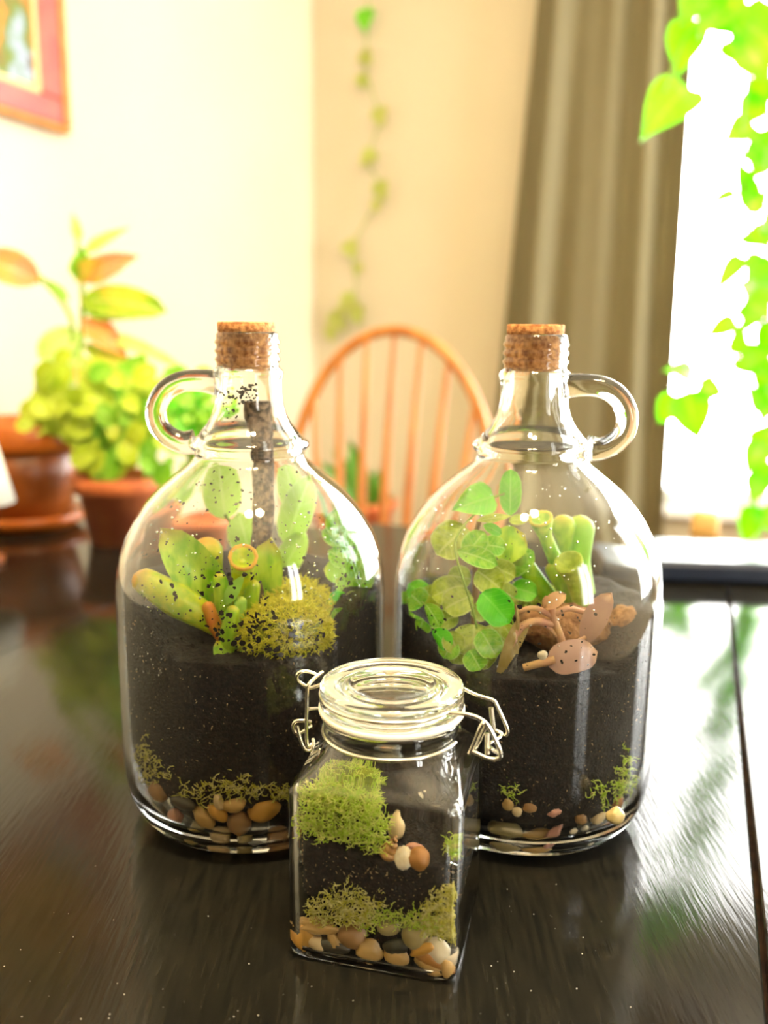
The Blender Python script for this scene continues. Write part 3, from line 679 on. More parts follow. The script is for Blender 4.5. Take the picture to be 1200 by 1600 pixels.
# vine
g = empty('fig_vine', at(748, 1020, .515), 'creeping vine with round green leaves climbing in the jug', 'vine')
stem(g, [(752, 1012), (742, 962), (728, 915), (717, 880), (713, 850), (722, 828), (745, 802), (770, 780), (792, 772)], [.505, .502, .502, .505, .512, .52, .53, .535, .54], .0007, STEMG)
stem(g, [(742, 975), (744, 900), (742, 850), (750, 815)], [.53, .53, .528, .52], [.0026, .0016], STEMB)
stem(g, [(800, 968), (806, 985), (812, 1005)], [.50, .497, .495], .0006, STEMG)
stem(g, [(742, 1000), (750, 1020), (770, 1030)], [.495, .49, .488], .0007, STEMG)
for b, t, w, yb, yt, mt_, sh, cu in [
    ((772, 778), (708, 800), 54, .533, .530, L_FIGD, 'heart', .10), ((797, 806), (798, 735), 36, .54, .54, L_FIGD, 'oval', .05), ((738, 818), (800, 808), 15, .50, .51, L_FIGO, 'lance', .05),
    ((795, 815), (824, 812), 18, .54, .54, L_FIGO, 'oval', .05), ((730, 826), (684, 868), 60, .525, .52, L_FIGO, 'round', .1), ((728, 872), (758, 832), 40, .515, .52, L_FIG, 'oval', .1),
    ((716, 862), (778, 884), 34, .515, .512, L_FIG, 'oval', .12), ((756, 822), (784, 836), 18, .51, .51, L_FIGD, 'oval', .1), ((774, 868), (820, 836), 58, .53, .53, L_JADE, 'round', .08),
    ((752, 852), (790, 858), 36, .52, .52, L_FIG, 'oval', .1), ((746, 892), (784, 922), 48, .515, .51, L_FIGO, 'round', .1), ((768, 886), (806, 902), 36, .525, .52, L_FIGO, 'round', .1), ((790, 896), (834, 862), 40, .535, .535, L_FIG, 'round', .1),
    ((754, 926), (796, 974), 54, .492, .486, L_BRIGHT, 'round', .1), ((662, 946), (622, 928), 42, .525, .525, L_FIG, 'round', .1), ((668, 936), (640, 912), 36, .53, .53, L_FIGD, 'round', .1),
    ((660, 945), (690, 980), 30, .505, .502, L_FIG, 'oval', .1), ((652, 960), (626, 968), 34, .52, .515, L_FIG, 'round', .1), ((676, 984), (704, 1014), 34, .50, .495, L_BRIGHT, 'oval', .1), ((650, 930), (612, 952), 38, .54, .535, L_FIG, 'round', .1), ((664, 968), (640, 990), 34, .512, .508, L_FIG, 'oval', .1), ((690, 945), (660, 920), 36, .53, .53, L_FIGO, 'round', .1), ((712, 1000), (690, 1030), 36, .498, .492, L_FIG, 'oval', .1), ((752, 985), (776, 1026), 44, .496, .490, L_FIG, 'round', .1), ((735, 1015), (752, 1046), 40, .492, .488, L_FIG, 'round', .1), ((702, 986), (718, 1020), 36, .50, .495, L_FIGO, 'oval', .1),
    ((724, 915), (676, 932), 46, .52, .52, L_FIGO, 'round', .08), ((738, 930), (694, 952), 48, .515, .512, L_FIGO, 'round', .08), ((736, 905), (700, 900), 36, .525, .525, L_FIGO, 'round', .08), ((716, 962), (674, 978), 34, .515, .512, L_FIGO, 'round', .08),
    ((742, 975), (740, 1028), 64, .505, .495, L_FIGO, 'round', .12), ((766, 975), (786, 1012), 46, .505, .498, L_FIGO, 'round', .1), ((742, 1010), (764, 1044), 50, .498, .491, L_FIGO, 'round', .1), ((728, 1000), (708, 1036), 44, .502, .495, L_FIGO, 'round', .1),
    ((740, 945), (764, 965), 34, .52, .517, L_FIGO, 'round', .1), ((806, 936), (772, 918), 34, .53, .53, L_FIGO, 'round', .1), ((800, 918), (840, 930), 36, .535, .53, L_FIGD, 'round', .1), ((786, 975), (802, 1000), 26, .50, .495, L_FIGO, 'oval', .1)]:
    px_leaf(g, b, t, w, yb, yt, mt_, sh, cu, .15, side='right')
# jade
g = empty('jade_succulent', at(895, 945, .545), 'green trumpet-leaved jade succulent in the jug with the vine', 'succulent', 'jade succulents')
tube_leaf(g, [(895, 935), (872, 885), (852, 838), (845, 812)], [28, 24, 22, 38], [.540, .537, .533, .528], L_JADE, cup=True)
tube_leaf(g, [(882, 915), (883, 860), (880, 822)], [22, 20, 40], [.565, .565, .562], L_JADE)
tube_leaf(g, [(918, 945), (908, 880), (907, 825)], [32, 30, 46], [.565, .568, .568], L_JADEPALE, side='right')
tube_leaf(g, [(912, 950), (898, 905), (888, 880)], [28, 32, 46], [.528, .524, .518], L_FIGO, cup=True)
tube_leaf(g, [(868, 945), (836, 905), (812, 872)], [28, 28, 30], [.542, .54, .536], L_JADE)
tube_leaf(g, [(905, 950), (880, 915), (862, 890)], [28, 26, 22], [.533, .532, .535], L_JADE)
# pink cuttings
g = empty('pink_succulent', at(878, 1040, .492), 'dusty pink succulent cuttings lying on soil in the vine jug', 'succulent')
stem(g, [(884, 1030), (875, 995), (864, 965), (861, 938)], [.492, .492, .491, .49], [.0026, .0022], L_PINKST)
stem(g, [(862, 962), (836, 950), (812, 954), (800, 962)], [.491, .489, .489, .492], [.0018, .0012], L_PINKST)
stem(g, [(864, 960), (886, 950), (912, 956), (930, 960)], [.491, .492, .496, .50], [.0019, .0015], L_PINKST)
stem(g, [(862, 975), (836, 970), (812, 982), (800, 1015), (788, 1040)], [.491, .487, .486, .486, .486], [.0022, .0022], L_PINKST)
stem(g, [(868, 992), (850, 975), (826, 974)], [.492, .489, .487], [.0016, .0012], L_PINKST)
stem(g, [(818, 1042), (840, 1036), (866, 1030)], [.484, .483, .483], [.0022, .0026], L_PINKST)
stem(g, [(872, 1012), (890, 1006), (914, 994)], [.49, .488, .488], [.0012, .0012], L_PINKST)
px_leaf(g, (856, 1036), (932, 1018), 54, .484, .483, L_PINK, 'round', .1, .12, side='right', thick=.004)
px_leaf(g, (912, 1004), (954, 926), 42, .490, .490, L_PINK, 'oval', .06, .2, side='right', thick=.0035, tilt=-.5)
px_leaf(g, (850, 950), (884, 928), 24, .487, .487, L_PINKST, 'oval', .15, .3, thick=.002)
px_leaf(g, (856, 950), (852, 930), 16, .489, .489, L_PINKST, 'oval', .1, .3, thick=.002)
for b, t, w, y1, y2 in [((780, 1050), (812, 962), 15, .485, .487), ((790, 1044), (800, 985), 11, .484, .486), ((784, 1048), (828, 975), 12, .484, .486)]:
    px_leaf(g, b, t, w, y1, y2, L_DRY, 'blade', .05, .1, side='right')
stem(g, [(808, 1020), (810, 980), (806, 945)], [.485, .485, .487], .0009, L_DRY)

# ------------------------------------------------------------------ square clip jar
jr = empty('clip_jar', JC, 'small square clear glass jar with a wire clip lid, in front of both jugs', 'jar')
JO = [(0.0000, .6, 2.2), (0.0300, .0006, 8), (0.0355, 0, 9), (0.0412, .0006, 11), (0.0425, .0022, 13), (0.0430, .0055, 14), (0.0430, .030, 14), (0.0430, .086, 14), (0.0429, .0885, 14), (0.0424, .0903, 13), (0.0414, .0916, 10), (0.0403, .0938, 7), (0.0391, .0970, 4.6),
      (0.0380, .1000, 3.0), (0.0350, .1030, 2.3), (0.0346, .1050, 2), (0.0343, .1075, 2), (0.0338, .1090, 2), (0.0343, .1105, 2), (0.0346, .1130, 2), (0.0347, .1155, 2), (0.0358, .1168, 2), (0.0360, .1180, 2), (0.0352, .1190, 2), (0.0340, .1194, 2)]
JO[0] = (0.0000, .0012, 2)
JI = [(0.0318, .1190, 2), (0.0312, .1170, 2), (0.0312, .1050, 2), (0.0318, .1020, 2.4), (0.0330, .0985, 3.2), (0.0350, .0945, 5), (0.0388, .0912, 9), (0.0398, .0898, 11), (0.0404, .0875, 12), (0.0404, .030, 12), (0.0404, .0075, 12), (0.0399, .0045, 11), (0.0384, .0030, 9), (0.0300, .0024, 6), (0, .0026, 2)]
def supr(a, h, n): return h/((abs(math.cos(a))**n+abs(math.sin(a))**n)**(1/n))
m = MB(); NJ = 144
m.grid([[JP(supr(a, h, n)*math.cos(a), supr(a, h, n)*math.sin(a), z) for a in [2*math.pi*(j+.5)/NJ for j in range(NJ)]] for h, z, n in JO+JI], True)
m.build('body', GLASS, jr)
lid = MB().lathe(JC, [(0, .1272), (.024, .1272), (.0262, .1262), (.0272, .1240), (.0280, .1230), (.0345, .1226), (.0362, .1232), (.0367, .1242), (.0367, .1268), (.0358, .1278), (.0352, .1286), (.0358, .1294), (.0366, .1304), (.0366, .1326), (.0358, .1340), (.0342, .1345),
      (.0310, .1342), (.0272, .1334), (.0250, .1326), (.0240, .1330), (.0228, .1338), (.0212, .1338), (.0196, .1330), (.0170, .1324), (.0100, .1318), (0, .1316)], 96).build('lid', GLASS, jr)
MB().lathe(JC, [(.0240, .1196), (.0368, .1196), (.0373, .1204), (.0373, .1218), (.0368, .1225), (.0240, .1225)], 72, True).build('gasket', GASKET, jr)
def wire(name, pts, r=.00105, k=5, sm=True): return MB().tube(spline(pts, k) if sm else pts, r, 8).build(name, WIRE, jr)
def jw(px, py, yl): return jarpx(px, py, yl)
def arc(R, a0, a1, z, n=14): return [JP(R*math.cos(math.radians(a0+(a1-a0)*i/n)), R*math.sin(math.radians(a0+(a1-a0)*i/n)), z) for i in range(n+1)]
# lid bail: rings the groove of the lid and runs out in two prongs over the clasp
yF, yB = -.0165, .0165
wire('lid_bail', [jw(790, 1150, yB), jw(793, 1140, yB), jw(777, 1104, yB), jw(770, 1094, yB), jw(745, 1086, yB)]+arc(.0362, 28, 332, .1286, 40)+[jw(728, 1116, yF), jw(745, 1121, yF), jw(760, 1131, yF), jw(772, 1152, yF), jw(782, 1176, yF), jw(779, 1187, yF)], k=4)
wire('neck_ring', arc(.0350, 12, 348, .1090, 44), k=2)
wire('clasp_lever', [jw(734, 1172, yF), jw(746, 1178, yF), jw(760, 1184, yF), jw(774, 1186, yF), jw(782, 1180, yF+.002), JP(.0500, 0, .1060), jw(784, 1149, yB), jw(776, 1142, yB), jw(760, 1138, yB)], k=4)
wire('clasp_link', [jw(733, 1178, yF), jw(737, 1170, yF), jw(753, 1132, yF-.001), jw(757, 1129, yF+.001), jw(758, 1136, yF+.002), jw(742, 1172, yF+.003)], k=4)
wire('clasp_pin', [jw(761, 1145, -.004), jw(761, 1178, -.006)], k=3, r=.0014)
wire('clasp_pin', [jw(767, 1106, .012), jw(771, 1140, .012)], k=3, r=.0014)
wire('hinge_loop', arc(.0362, 162, 172, .1286, 3)+[jw(486, 1075, 0.004), jw(475, 1071, .002), jw(465, 1063, 0), jw(465, 1054, -.001), jw(473, 1049, 0), jw(484, 1050, .004), jw(496, 1055, .008)], k=4)
wire('hinge_link', [jw(504, 1050, .010), jw(492, 1059, .004), jw(482, 1070, 0), jw(480, 1082, 0), jw(479, 1150, 0), jw(482, 1166, 0), jw(487, 1162, .002)], k=4)
wire('hinge_loop', [jw(486, 1128, .003), jw(474, 1126, .001), jw(462, 1127, 0), jw(458, 1135, 0), jw(461, 1144, 0), jw(470, 1145, 0), jw(480, 1138, .002), jw(487, 1134, .004)], k=4)
wire('hinge_link', [jw(464, 1134, -.001), jw(467, 1146, -.001), jw(472, 1162, -.001), jw(478, 1172, -.001), jw(486, 1172, 0), jw(490, 1164, .001), jw(489, 1154, .003)], k=4)
wire('hinge_pin', [jw(483, 1108, .004), jw(496, 1107, .008)], k=3)
# jar contents
def jr_in(a, z): return supr(a-JA, .0394, 9) if z > .033 else .026
def topj(a, q):
    x = math.cos(a-JA)*q; y = math.sin(a-JA)*q
    return .0585+.020*smooth((y+.75)/1.2)+.008*max(0, -x)+.006*smooth((x-.55)/.4)+.003*n3((x*2, y*2, 3))
soil('potting_soil', JC, jr_in, .0052, .06, topj, lambda a: .0032, 'dark potting soil inside the small square jar', 3)
GJ = 'moss in the square jar'
fj = lambda x, y, d: jar_in(jarpx(x, y, -.0376+d))
moss_patch([(466, 1252), (478, 1232), (498, 1218), (540, 1228), (575, 1242), (600, 1258), (604, 1316), (598, 1334), (560, 1318), (500, 1302), (463, 1290)], lambda x, y, d: jar_in(jarpx(x, y, -.0372+d+max(0, (1262-y)*.00008))), 620, 'large lime moss mound filling the upper left of the square jar', MOSSG, GJ, 31, r=.00034, step=3.2, depth=.010)
moss_ball(JP(-.0195, -.014, .078), .0165, .017, .0125, 700, 'lime moss cushion behind the large mound in the square jar', MOSSG, GJ, 32, r=.0003, L=.004)
moss_patch([(485, 1407), (505, 1396), (535, 1388), (590, 1404), (588, 1432), (570, 1444), (500, 1440), (484, 1430)], fj, 230, 'olive moss band above the pebbles on the left of the square jar', MOSSO, GJ, 33, r=.00034, step=3.4, depth=.003)
moss_patch([(584, 1424), (676, 1424), (700, 1454), (640, 1448), (600, 1444), (566, 1456), (562, 1438)], fj, 150, 'thin green moss strip low in the middle of the square jar', MOSSG, GJ, 34, r=.0003, step=2.6, depth=.003)
moss_patch([(668, 1402), (690, 1396), (708, 1376), (712, 1460), (680, 1460), (655, 1444)], fj, 240, 'olive moss patch in the lower right corner of the square jar', MOSSO, GJ, 35, r=.00036, step=3., depth=.003)
moss_patch([(702, 1306), (716, 1304), (716, 1328), (706, 1330)], lambda x, y, d: jar_in(jarpx(x, y, -.030+d)), 40, 'tiny moss tuft by the right wall above the soil of the square jar', MOSSG, GJ, 36, r=.0003, step=2.4)
for i, (px, py, w, h, rot, col, lab, an, lm) in enumerate([
    (496, 1443, 70, 28, 2, 'tan', 'flat flaky tan stone under the left moss in the square jar', .5, .3), (472, 1476, 32, 46, 8, 'amber', 'amber pebble in the lower left corner of the square jar', 0, .2),
    (497, 1471, 34, 24, -15, 'pale', 'small pale dotted pebble beside the amber one in the square jar', 0, .2), (527, 1472, 24, 42, 35, 'tan', 'angular tan stone pointing down in the square jar', .7, .2),
    (551, 1459, 46, 42, -10, 'brown', 'round rough brown pebble in the square jar', 0, .12), (521, 1494, 56, 28, -4, 'grey', 'flat dark grey pebble on the bottom of the square jar', 0, .15),
    (577, 1489, 46, 34, -8, 'tan', 'knobby tan pebble right of the dark grey one in the square jar', 0, .4), (607, 1446, 38, 28, -8, 'beige', 'grey-beige pebble under the middle moss in the square jar', 0, .15),
    (649, 1458, 42, 42, -30, 'beige', 'egg-shaped beige pebble left of the white one in the square jar', 0, .15), (620, 1477, 44, 28, 10, 'dark', 'greenish black pebble in the middle of the square jar', .3, .2),
    (660, 1482, 42, 17, 32, 'amber', 'narrow amber pebble under the egg-shaped one in the square jar', 0, .2), (698, 1488, 52, 46, -8, 'white', 'creamy white pebble at the right of the square jar', .2, .2),
    (620, 1505, 42, 30, -8, 'tan', 'tan pebble left of the long brown stone in the square jar', 0, .2), (676, 1513, 78, 30, -28, 'rust', 'long slanted rust-brown stone under the white pebble', .3, .2),
    (672, 1531, 52, 26, -14, 'tan', 'lowest tan pebble under the long rust-brown stone', 0, .2), (716, 1524, 20, 34, 8, 'tan', 'tan pebble in the lower right corner of the square jar', 0, .2)]):
    jar_pebble(px, py, w, h, rot, col, lab, i, ang=an, lump=lm)
jar_pebble(653, 1339, 42, 38, 20, 'rust', 'rust-brown stone resting on the soil of the square jar', 2, yl=-.0325, group=None)
jar_pebble(650, 1322, 32, 18, -10, 'pink', 'pink stone behind the rust-brown one on the soil', 4, yl=-.026, group=None)
jar_pebble(620, 1288, 28, 44, 0, 'pale', 'pale upright stone standing beside the large moss mound', 5, yl=-.020, group=None)
# sea shells on the soil
def cap_shell(p, out, R, label):
    m = MB(); out = out.normalized(); tx = EZ.cross(out).normalized(); tz = out.cross(tx)
    for s in (1., .88):
        rows = []
        for i in range(9):
            t = i/8*math.pi/2; rows.append([p+(tx*math.cos(a)+tz*math.sin(a)*1.1)*R*s*math.sin(t)*(1+.03*math.cos(14*a))+out*R*.55*s*math.cos(t) for a in [2*math.pi*j/28 for j in range(28)]])
        m.grid(rows, True)
    return tag(m.build('seashell', pebmat('white'), base=p), label, 'shell')
cap_shell(jarpx(631, 1338, -.0335), -JY+EZ*.5-JX*.3, .0052, 'white cap-shaped sea shell leaning on the rust-brown stone')
def spiral_shell(p, ax, R, label):
    m = MB(); ax = ax.normalized(); u = ax.orthogonal().normalized(); w = ax.cross(u); pts = []; rad = []
    for i in range(80):
        t = i/79; a = t*2*math.pi*4.2; r = R*(.06+.5*t); pts.append(p+(u*math.cos(a)+w*math.sin(a))*r*.9-ax*R*2.2*t); rad.append(R*(.08+.42*t))
    m.tube(pts, rad, 9); return tag(m.build('spiral_shell', mat('banded_shell', 'c79a58', '8a5a2a', scale=240, rough=.4), base=p), label, 'shell')
spiral_shell(jarpx(620, 1304, -.0325), V((.35, -.2, .9)), .0058, 'banded spiral shell between the moss mound and the white shell')

# ------------------------------------------------------------------ background: chair
QC = 1.80
def chair():
    c0 = at(602, 620, 1.9); pc = c0.dot(E1); root = empty('windsor_chair', RP(pc, QC-.2, ZF), 'honey oak hoop-back chair at the far end of the black table', 'chair')
    sz = -.31; P = lambda p, q, z: RP(pc+p, q, z)
    arch = []
    for i in range(25):
        t = math.pi*i/24; arch.append(P(-.235*math.cos(t), QC+.05*math.sin(t)*.6+.02, sz+.26+.365*math.sin(t)))
    arch = [P(-.185, QC-.03, sz), P(-.215, QC-.01, sz+.13)]+arch+[P(.215, QC-.01, sz+.13), P(.185, QC-.03, sz)]
    MB().tube(spline(arch, 3), .0125, 10).build('hoop', CHAIR, root)
    for k in range(7):
        f = (k-3)/3; x0, x1 = f*.135, f*.185; t = math.acos(-x1/.235); zt = sz+.26+.365*math.sin(t)
        MB().tube([P(x0, QC-.03, sz), P((x0+x1)/2, QC-.005, sz+(zt-sz)*.45), P(x1, QC+.02+.03*math.sin(t), zt-.008)], [.008, .0105, .006], 8).build('spindle', CHAIR, root)
    m = MB(); rows = []
    for z, k in ((sz-.035, .90), (sz-.02, 1), (sz-.006, 1), (sz, .96)):
        rows.append([P(.225*k*math.cos(a)*(1-.08*math.sin(a)), QC-.22+.215*k*math.sin(a), z) for a in [2*math.pi*j/36 for j in range(36)]])
    m.grid(rows, True); m.fan(rows[0], P(0, QC-.22, sz-.035), True); m.fan(rows[-1], P(0, QC-.22, sz-.008)); m.build('seat', CHAIR, root)
    for sx in (-1, 1):
        for q, dq in ((-.36, -.05), (-.09, .06)):
            MB().tube([P(sx*.14, QC+q, sz-.03), P(sx*.165, QC+q+dq*.5, (sz+ZF)/2), P(sx*.195, QC+q+dq, ZF)], [.014, .018, .012], 10).build('leg', CHAIR, root)
    for sx in (-1, 1):
        MB().tube([P(sx*.168, QC-.385, -.54), P(sx*.168, QC-.055, -.54)], .010, 8).build('stretcher', CHAIR, root)
    MB().tube([P(-.168, QC-.22, -.54), P(.168, QC-.22, -.54)], .010, 8).build('stretcher', CHAIR, root)
chair()
# plants on a stool behind the chair
sc_ = at(565, 760, 2.25); sp_, sq_ = sc_.dot(E1), sc_.dot(E2)
r_ = empty('plant_stool', RP(sp_, sq_, ZF), 'low wooden stool behind the hoop-back chair', 'stool')
MB().lathe(RP(sp_, sq_), [(0, -.29), (.17, -.29), (.175, -.275), (.17, -.26), (0, -.26)], 32).build('seat', CHAIR, r_)
for k in range(3): a = k*2.094; MB().tube([RP(sp_+.11*math.cos(a), sq_+.11*math.sin(a), -.285), RP(sp_+.16*math.cos(a), sq_+.16*math.sin(a), ZF)], .014, 8).build('leg', CHAIR, r_)
r_ = empty('potted_plant', RP(sp_, sq_, -.26), 'dark green potted plant seen through the chair spindles', 'plant')
MB().lathe(RP(sp_, sq_), [(0, -.26), (.06, -.26), (.085, -.13), (.092, -.13), (.092, -.11), (.08, -.11), (.075, -.135), (0, -.135)], 32).build('pot', TERRA, r_)
rnd = random.Random(41)
for b, t, w in [((560, 790), (520, 700), 34), ((570, 780), (545, 685), 36), ((565, 790), (498, 720), 30), ((580, 790), (592, 732), 26), ((590, 800), (598, 750), 30), ((575, 800), (555, 730), 30), ((560, 800), (525, 745), 34), ((595, 810), (610, 765), 28), ((570, 810), (540, 760), 30)]:
    px_leaf(r_, b, t, w, 2.25, 2.22+rnd.uniform(-.05, .05), L_DARKP, 'lance', .1, .2, thick=.001)
    stem(r_, [(570, 838), ((570+b[0])/2, 815), b], [2.25]*3, .003, STEMG)

# picture on the left wall
r_ = empty('framed_picture', RP(PL+.002, 1.30, .6925), 'framed painting in a mauve frame on the left wall', 'picture')
def fb(name, q0, q1, z0, z1, d, m_, b=.004): return MB().bbox((PL+.002, q0, z0), (PL+.002+d, q1, z1), ROOM, b).build(name, m_, r_, smooth=False)
MAUVE = mat('mauve_frame', 'a5564a', '8f4440', scale=20, rough=.4); GOLD = mat('gilt_edge', 'c08436', 'a86a24', scale=30, rough=.4)
Z0, Z1, Q0, Q1 = .6925, 1.25, 1.00, 1.578
for q0, q1, z0, z1 in ((Q0, Q1, Z0, Z0+.012), (Q0, Q1, Z1-.012, Z1), (Q0, Q0+.016, Z0+.012, Z1-.012), (Q1-.016, Q1, Z0+.012, Z1-.012)): fb('gilt_edge', q0, q1, z0, z1, .026, GOLD)
for q0, q1, z0, z1 in ((Q0+.016, Q1-.016, Z0+.012, Z0+.06), (Q0+.016, Q1-.016, Z1-.06, Z1-.012), (Q0+.016, Q0+.075, Z0+.06, Z1-.06), (Q1-.075, Q1-.016, Z0+.06, Z1-.06)): fb('frame', q0, q1, z0, z1, .020, MAUVE)
for q0, q1, z0, z1 in ((Q0+.075, Q1-.075, Z0+.06, Z0+.070), (Q0+.075, Q1-.075, Z1-.07, Z1-.06), (Q0+.075, Q0+.086, Z0+.07, Z1-.07), (Q1-.086, Q1-.075, Z0+.07, Z1-.07)): fb('inner_trim', q0, q1, z0, z1, .015, mat('cream_mat', 'd9b983', rough=.6), .001)
pm = mat('abstract_painting', '8a6a10', '55701c', scale=9, rough=.6, ramp=(.42, .58))
nt = pm.node_tree; cr = [n for n in nt.nodes if n.type == 'VALTORGB'][0].color_ramp
for pos, c in ((.47, 'c07c1c'), (.52, '6c5a14'), (.64, '8a9ab0'), (.7, '54420f')): e = cr.elements.new(pos); e.color = (*lin(c), 1)
fb('painting', Q0+.086, Q1-.086, Z0+.07, Z1-.07, .010, pm, .001)

# hanging vine by the corner of the room
gy = lambda px, py: onplane(px, py, E2*(QF-.03), E2)
r_ = empty('hanging_vine', gy(560, 470), 'sparse vine of small leaves hanging down the wall near the corner', 'vine')
path = [(578, -120), (574, 32), (572, 110), (592, 185), (575, 250), (597, 298), (572, 345), (550, 392), (556, 450), (540, 520)]
MB().tube(spline([gy(*p) for p in path], 5), .0022, 5).build('stem', STEMG, r_)
rnd = random.Random(17)
for px, py, w in [(573, 32, 34), (574, 92, 26), (568, 128, 24), (596, 183, 30), (577, 248, 30), (598, 298, 30), (590, 322, 20), (550, 390, 30), (562, 420, 18), (545, 475, 34), (530, 500, 34), (560, 492, 30), (582, -30, 30), (520, 520, 26)]:
    p = gy(px, py); s = pxm(p)*w; a = rnd.uniform(-2.4, -.7); d = E1*math.cos(a)+EZ*math.sin(a); mb = MB()
    leaf(mb, p-d*s*.5-E2*.005, p+d*s*.6-E2*.012, (-E2+EZ*rnd.uniform(0, .5)), s*.95, 'heart', .1, .1, .0008, 7, 4); mb.build('leaf', L_GARL if py != 32 else L_FIGD, r_)

# curtain
r_ = empty('curtain', RP(-.32, QF-.10, -.74), 'taupe pleated curtain hanging beside the bright window', 'curtain')
m = MB(); rows = []
for i in range(13):
    z = -.74+(1.70+.74)*i/12; row = []; pl = -.575+(z-.354)*.066; pr = -.075-.02*(z-.3)*.3
    for j in range(121):
        u = j/120; p = pl+(pr-pl)*u; q = QF-.095+.017*math.sin(u*2*math.pi*3.6+.5*math.sin(z*1.3))+.012*math.sin(u*29+z)
        row.append(RP(p, q, z))
    rows.append(row)
m.grid(rows); m.grid([[v+E2*.003 for v in r][::-1] for r in rows]); m.build('panel', CURTAIN, r_)
MB().tube([RP(-.62, QF-.095, 1.712), RP(1.75, QF-.095, 1.712)], .012, 10).build('curtain_rod', WIRE, r_)
for p in (-.6, .6, 1.73): MB().tube([RP(p, QF-.095, 1.712), RP(p, QF+.001, 1.712)], .008, 8).build('bracket', WIRE, r_)

# pothos hanging in front of the window
YP = 1.55
r_ = empty('hanging_pothos', at(1190, -420, YP), 'bright green trailing pothos hanging in front of the window', 'plant')
pc = at(1200, -330, YP)
MB().lathe(V((pc.x, pc.y, 0)), [(0, pc.z-.12), (.07, pc.z-.12), (.10, pc.z), (.105, pc.z), (.105, pc.z+.012), (.09, pc.z+.012), (.088, pc.z-.02), (0, pc.z-.02)], 32).build('pot', POTBROWN, r_)
for k in range(3): a = k*2.094; MB().tube([pc+V((.1*math.cos(a), .1*math.sin(a), 0)), V((pc.x, pc.y, ZC+.002))], .0018, 5).build('hanger_cord', STEMB, r_)
stems = [[(1190, -330), (1140, -120), (1105, 20), (1070, 60), (1035, 150)], [(1200, -330), (1185, 0), (1160, 200), (1168, 330), (1165, 470), (1150, 560), (1085, 600), (1055, 640)],
         [(1215, -330), (1205, 60), (1195, 300), (1200, 520), (1195, 700), (1180, 780), (1190, 860)], [(1230, -330), (1240, 100), (1225, 400), (1230, 640), (1215, 800)]]
for s_ in stems: stem(r_, s_, [YP+.02*(i % 2) for i in range(len(s_))], .0026, STEMG)
LV = [((1082, 30), (1058, 118), 62), ((1075, 135), (1000, 222), 84), ((1105, 20), (1095, -30), 70), ((1120, 10), (1160, 60), 74), ((1150, 30), (1210, 70), 80), ((1090, -20), (1130, 40), 60), ((1165, 70), (1200, 130), 60), ((1180, 195), (1128, 225), 56), ((1175, 215), (1215, 265), 60),
      ((1150, 300), (1100, 326), 22), ((1172, 300), (1150, 250), 30), ((1165, 330), (1200, 300), 40), ((1168, 360), (1205, 390), 46), ((1160, 400), (1115, 462), 34), ((1170, 420), (1215, 450), 60), ((1165, 470), (1205, 500), 56), ((1150, 500), (1102, 528), 34), ((1180, 510), (1160, 470), 40),
      ((1152, 560), (1200, 590), 40), ((1150, 555), (1160, 500), 30), ((1085, 588), (1034, 580), 44), ((1090, 605), (1132, 618), 44), ((1072, 612), (1090, 688), 66), ((1060, 620), (1030, 660), 44), ((1195, 640), (1165, 600), 34), ((1195, 690), (1165, 740), 46), ((1185, 700), (1215, 660), 50), ((1190, 740), (1175, 790), 42),
      ((1180, 790), (1165, 850), 40), ((1195, 790), (1215, 840), 46), ((1200, 120), (1180, 170), 50), ((1205, 560), (1190, 620), 46), ((1200, 330), (1218, 380), 50), ((1192, 850), (1172, 900), 40), ((1210, 500), (1195, 560), 44), ((1190, 150), (1160, 195), 52), ((1205, 230), (1178, 280), 52), ((1182, 280), (1158, 320), 40), ((1198, 400), (1172, 440), 50), ((1210, 440), (1186, 490), 52), ((1178, 460), (1150, 440), 36), ((1190, 540), (1168, 580), 46), ((1212, 600), (1190, 660), 52), ((1128, 10), (1090, 60), 60), ((1100, -10), (1062, 40), 60), ((1170, 20), (1195, 60), 60), ((1200, 720), (1180, 770), 44), ((1140, 60), (1172, 110), 50), ((1120, -20), (1150, 10), 60)]
rnd = random.Random(23)
for b, t, w in LV:
    px_leaf(r_, b, t, w, YP+rnd.uniform(-.03, .03), YP+rnd.uniform(-.05, .05), L_POTHOS, 'heart', .08, .15, thick=.0009)

# far end of the table: tray, block
o = MB().bbox((-.125, -.07, .0), (.125, .07, .028), Matrix.Translation(RP(.02, 1.23, .0005)) @ Matrix.Rotation(-A+math.radians(14), 4, 'Z'), .006)
bk = empty('dark_book', RP(.02, 1.23, 0), 'dark navy book lying flat at the far right end of the table', 'book')
o.build('cover', mat('navy_cover', '1c2438', '232c40', scale=20, rough=.3), bk, smooth=False)
MB().bbox((-.085, -.03, .0275), (.085, .045, .0295), Matrix.Translation(RP(.02, 1.23, .0005)) @ Matrix.Rotation(-A+math.radians(14), 4, 'Z'), .0005).build('cover_panel', mat('grey_panel', '8a94a8', rough=.35), bk, smooth=False)
bx = at(1084, 812, 1.36); bq = bx.dot(E2)
tag(MB().bbox((-.02, -.018, 0), (.02, .018, .05), Matrix.Translation(V((bx.x, bx.y-.05, 0))) @ ROOM, .006).build('wooden_block', mat('tan_block', 'c9a05c', rough=.6), base=V((bx.x, bx.y-.05, 0))), 'small tan wooden block behind the dark book', 'block')

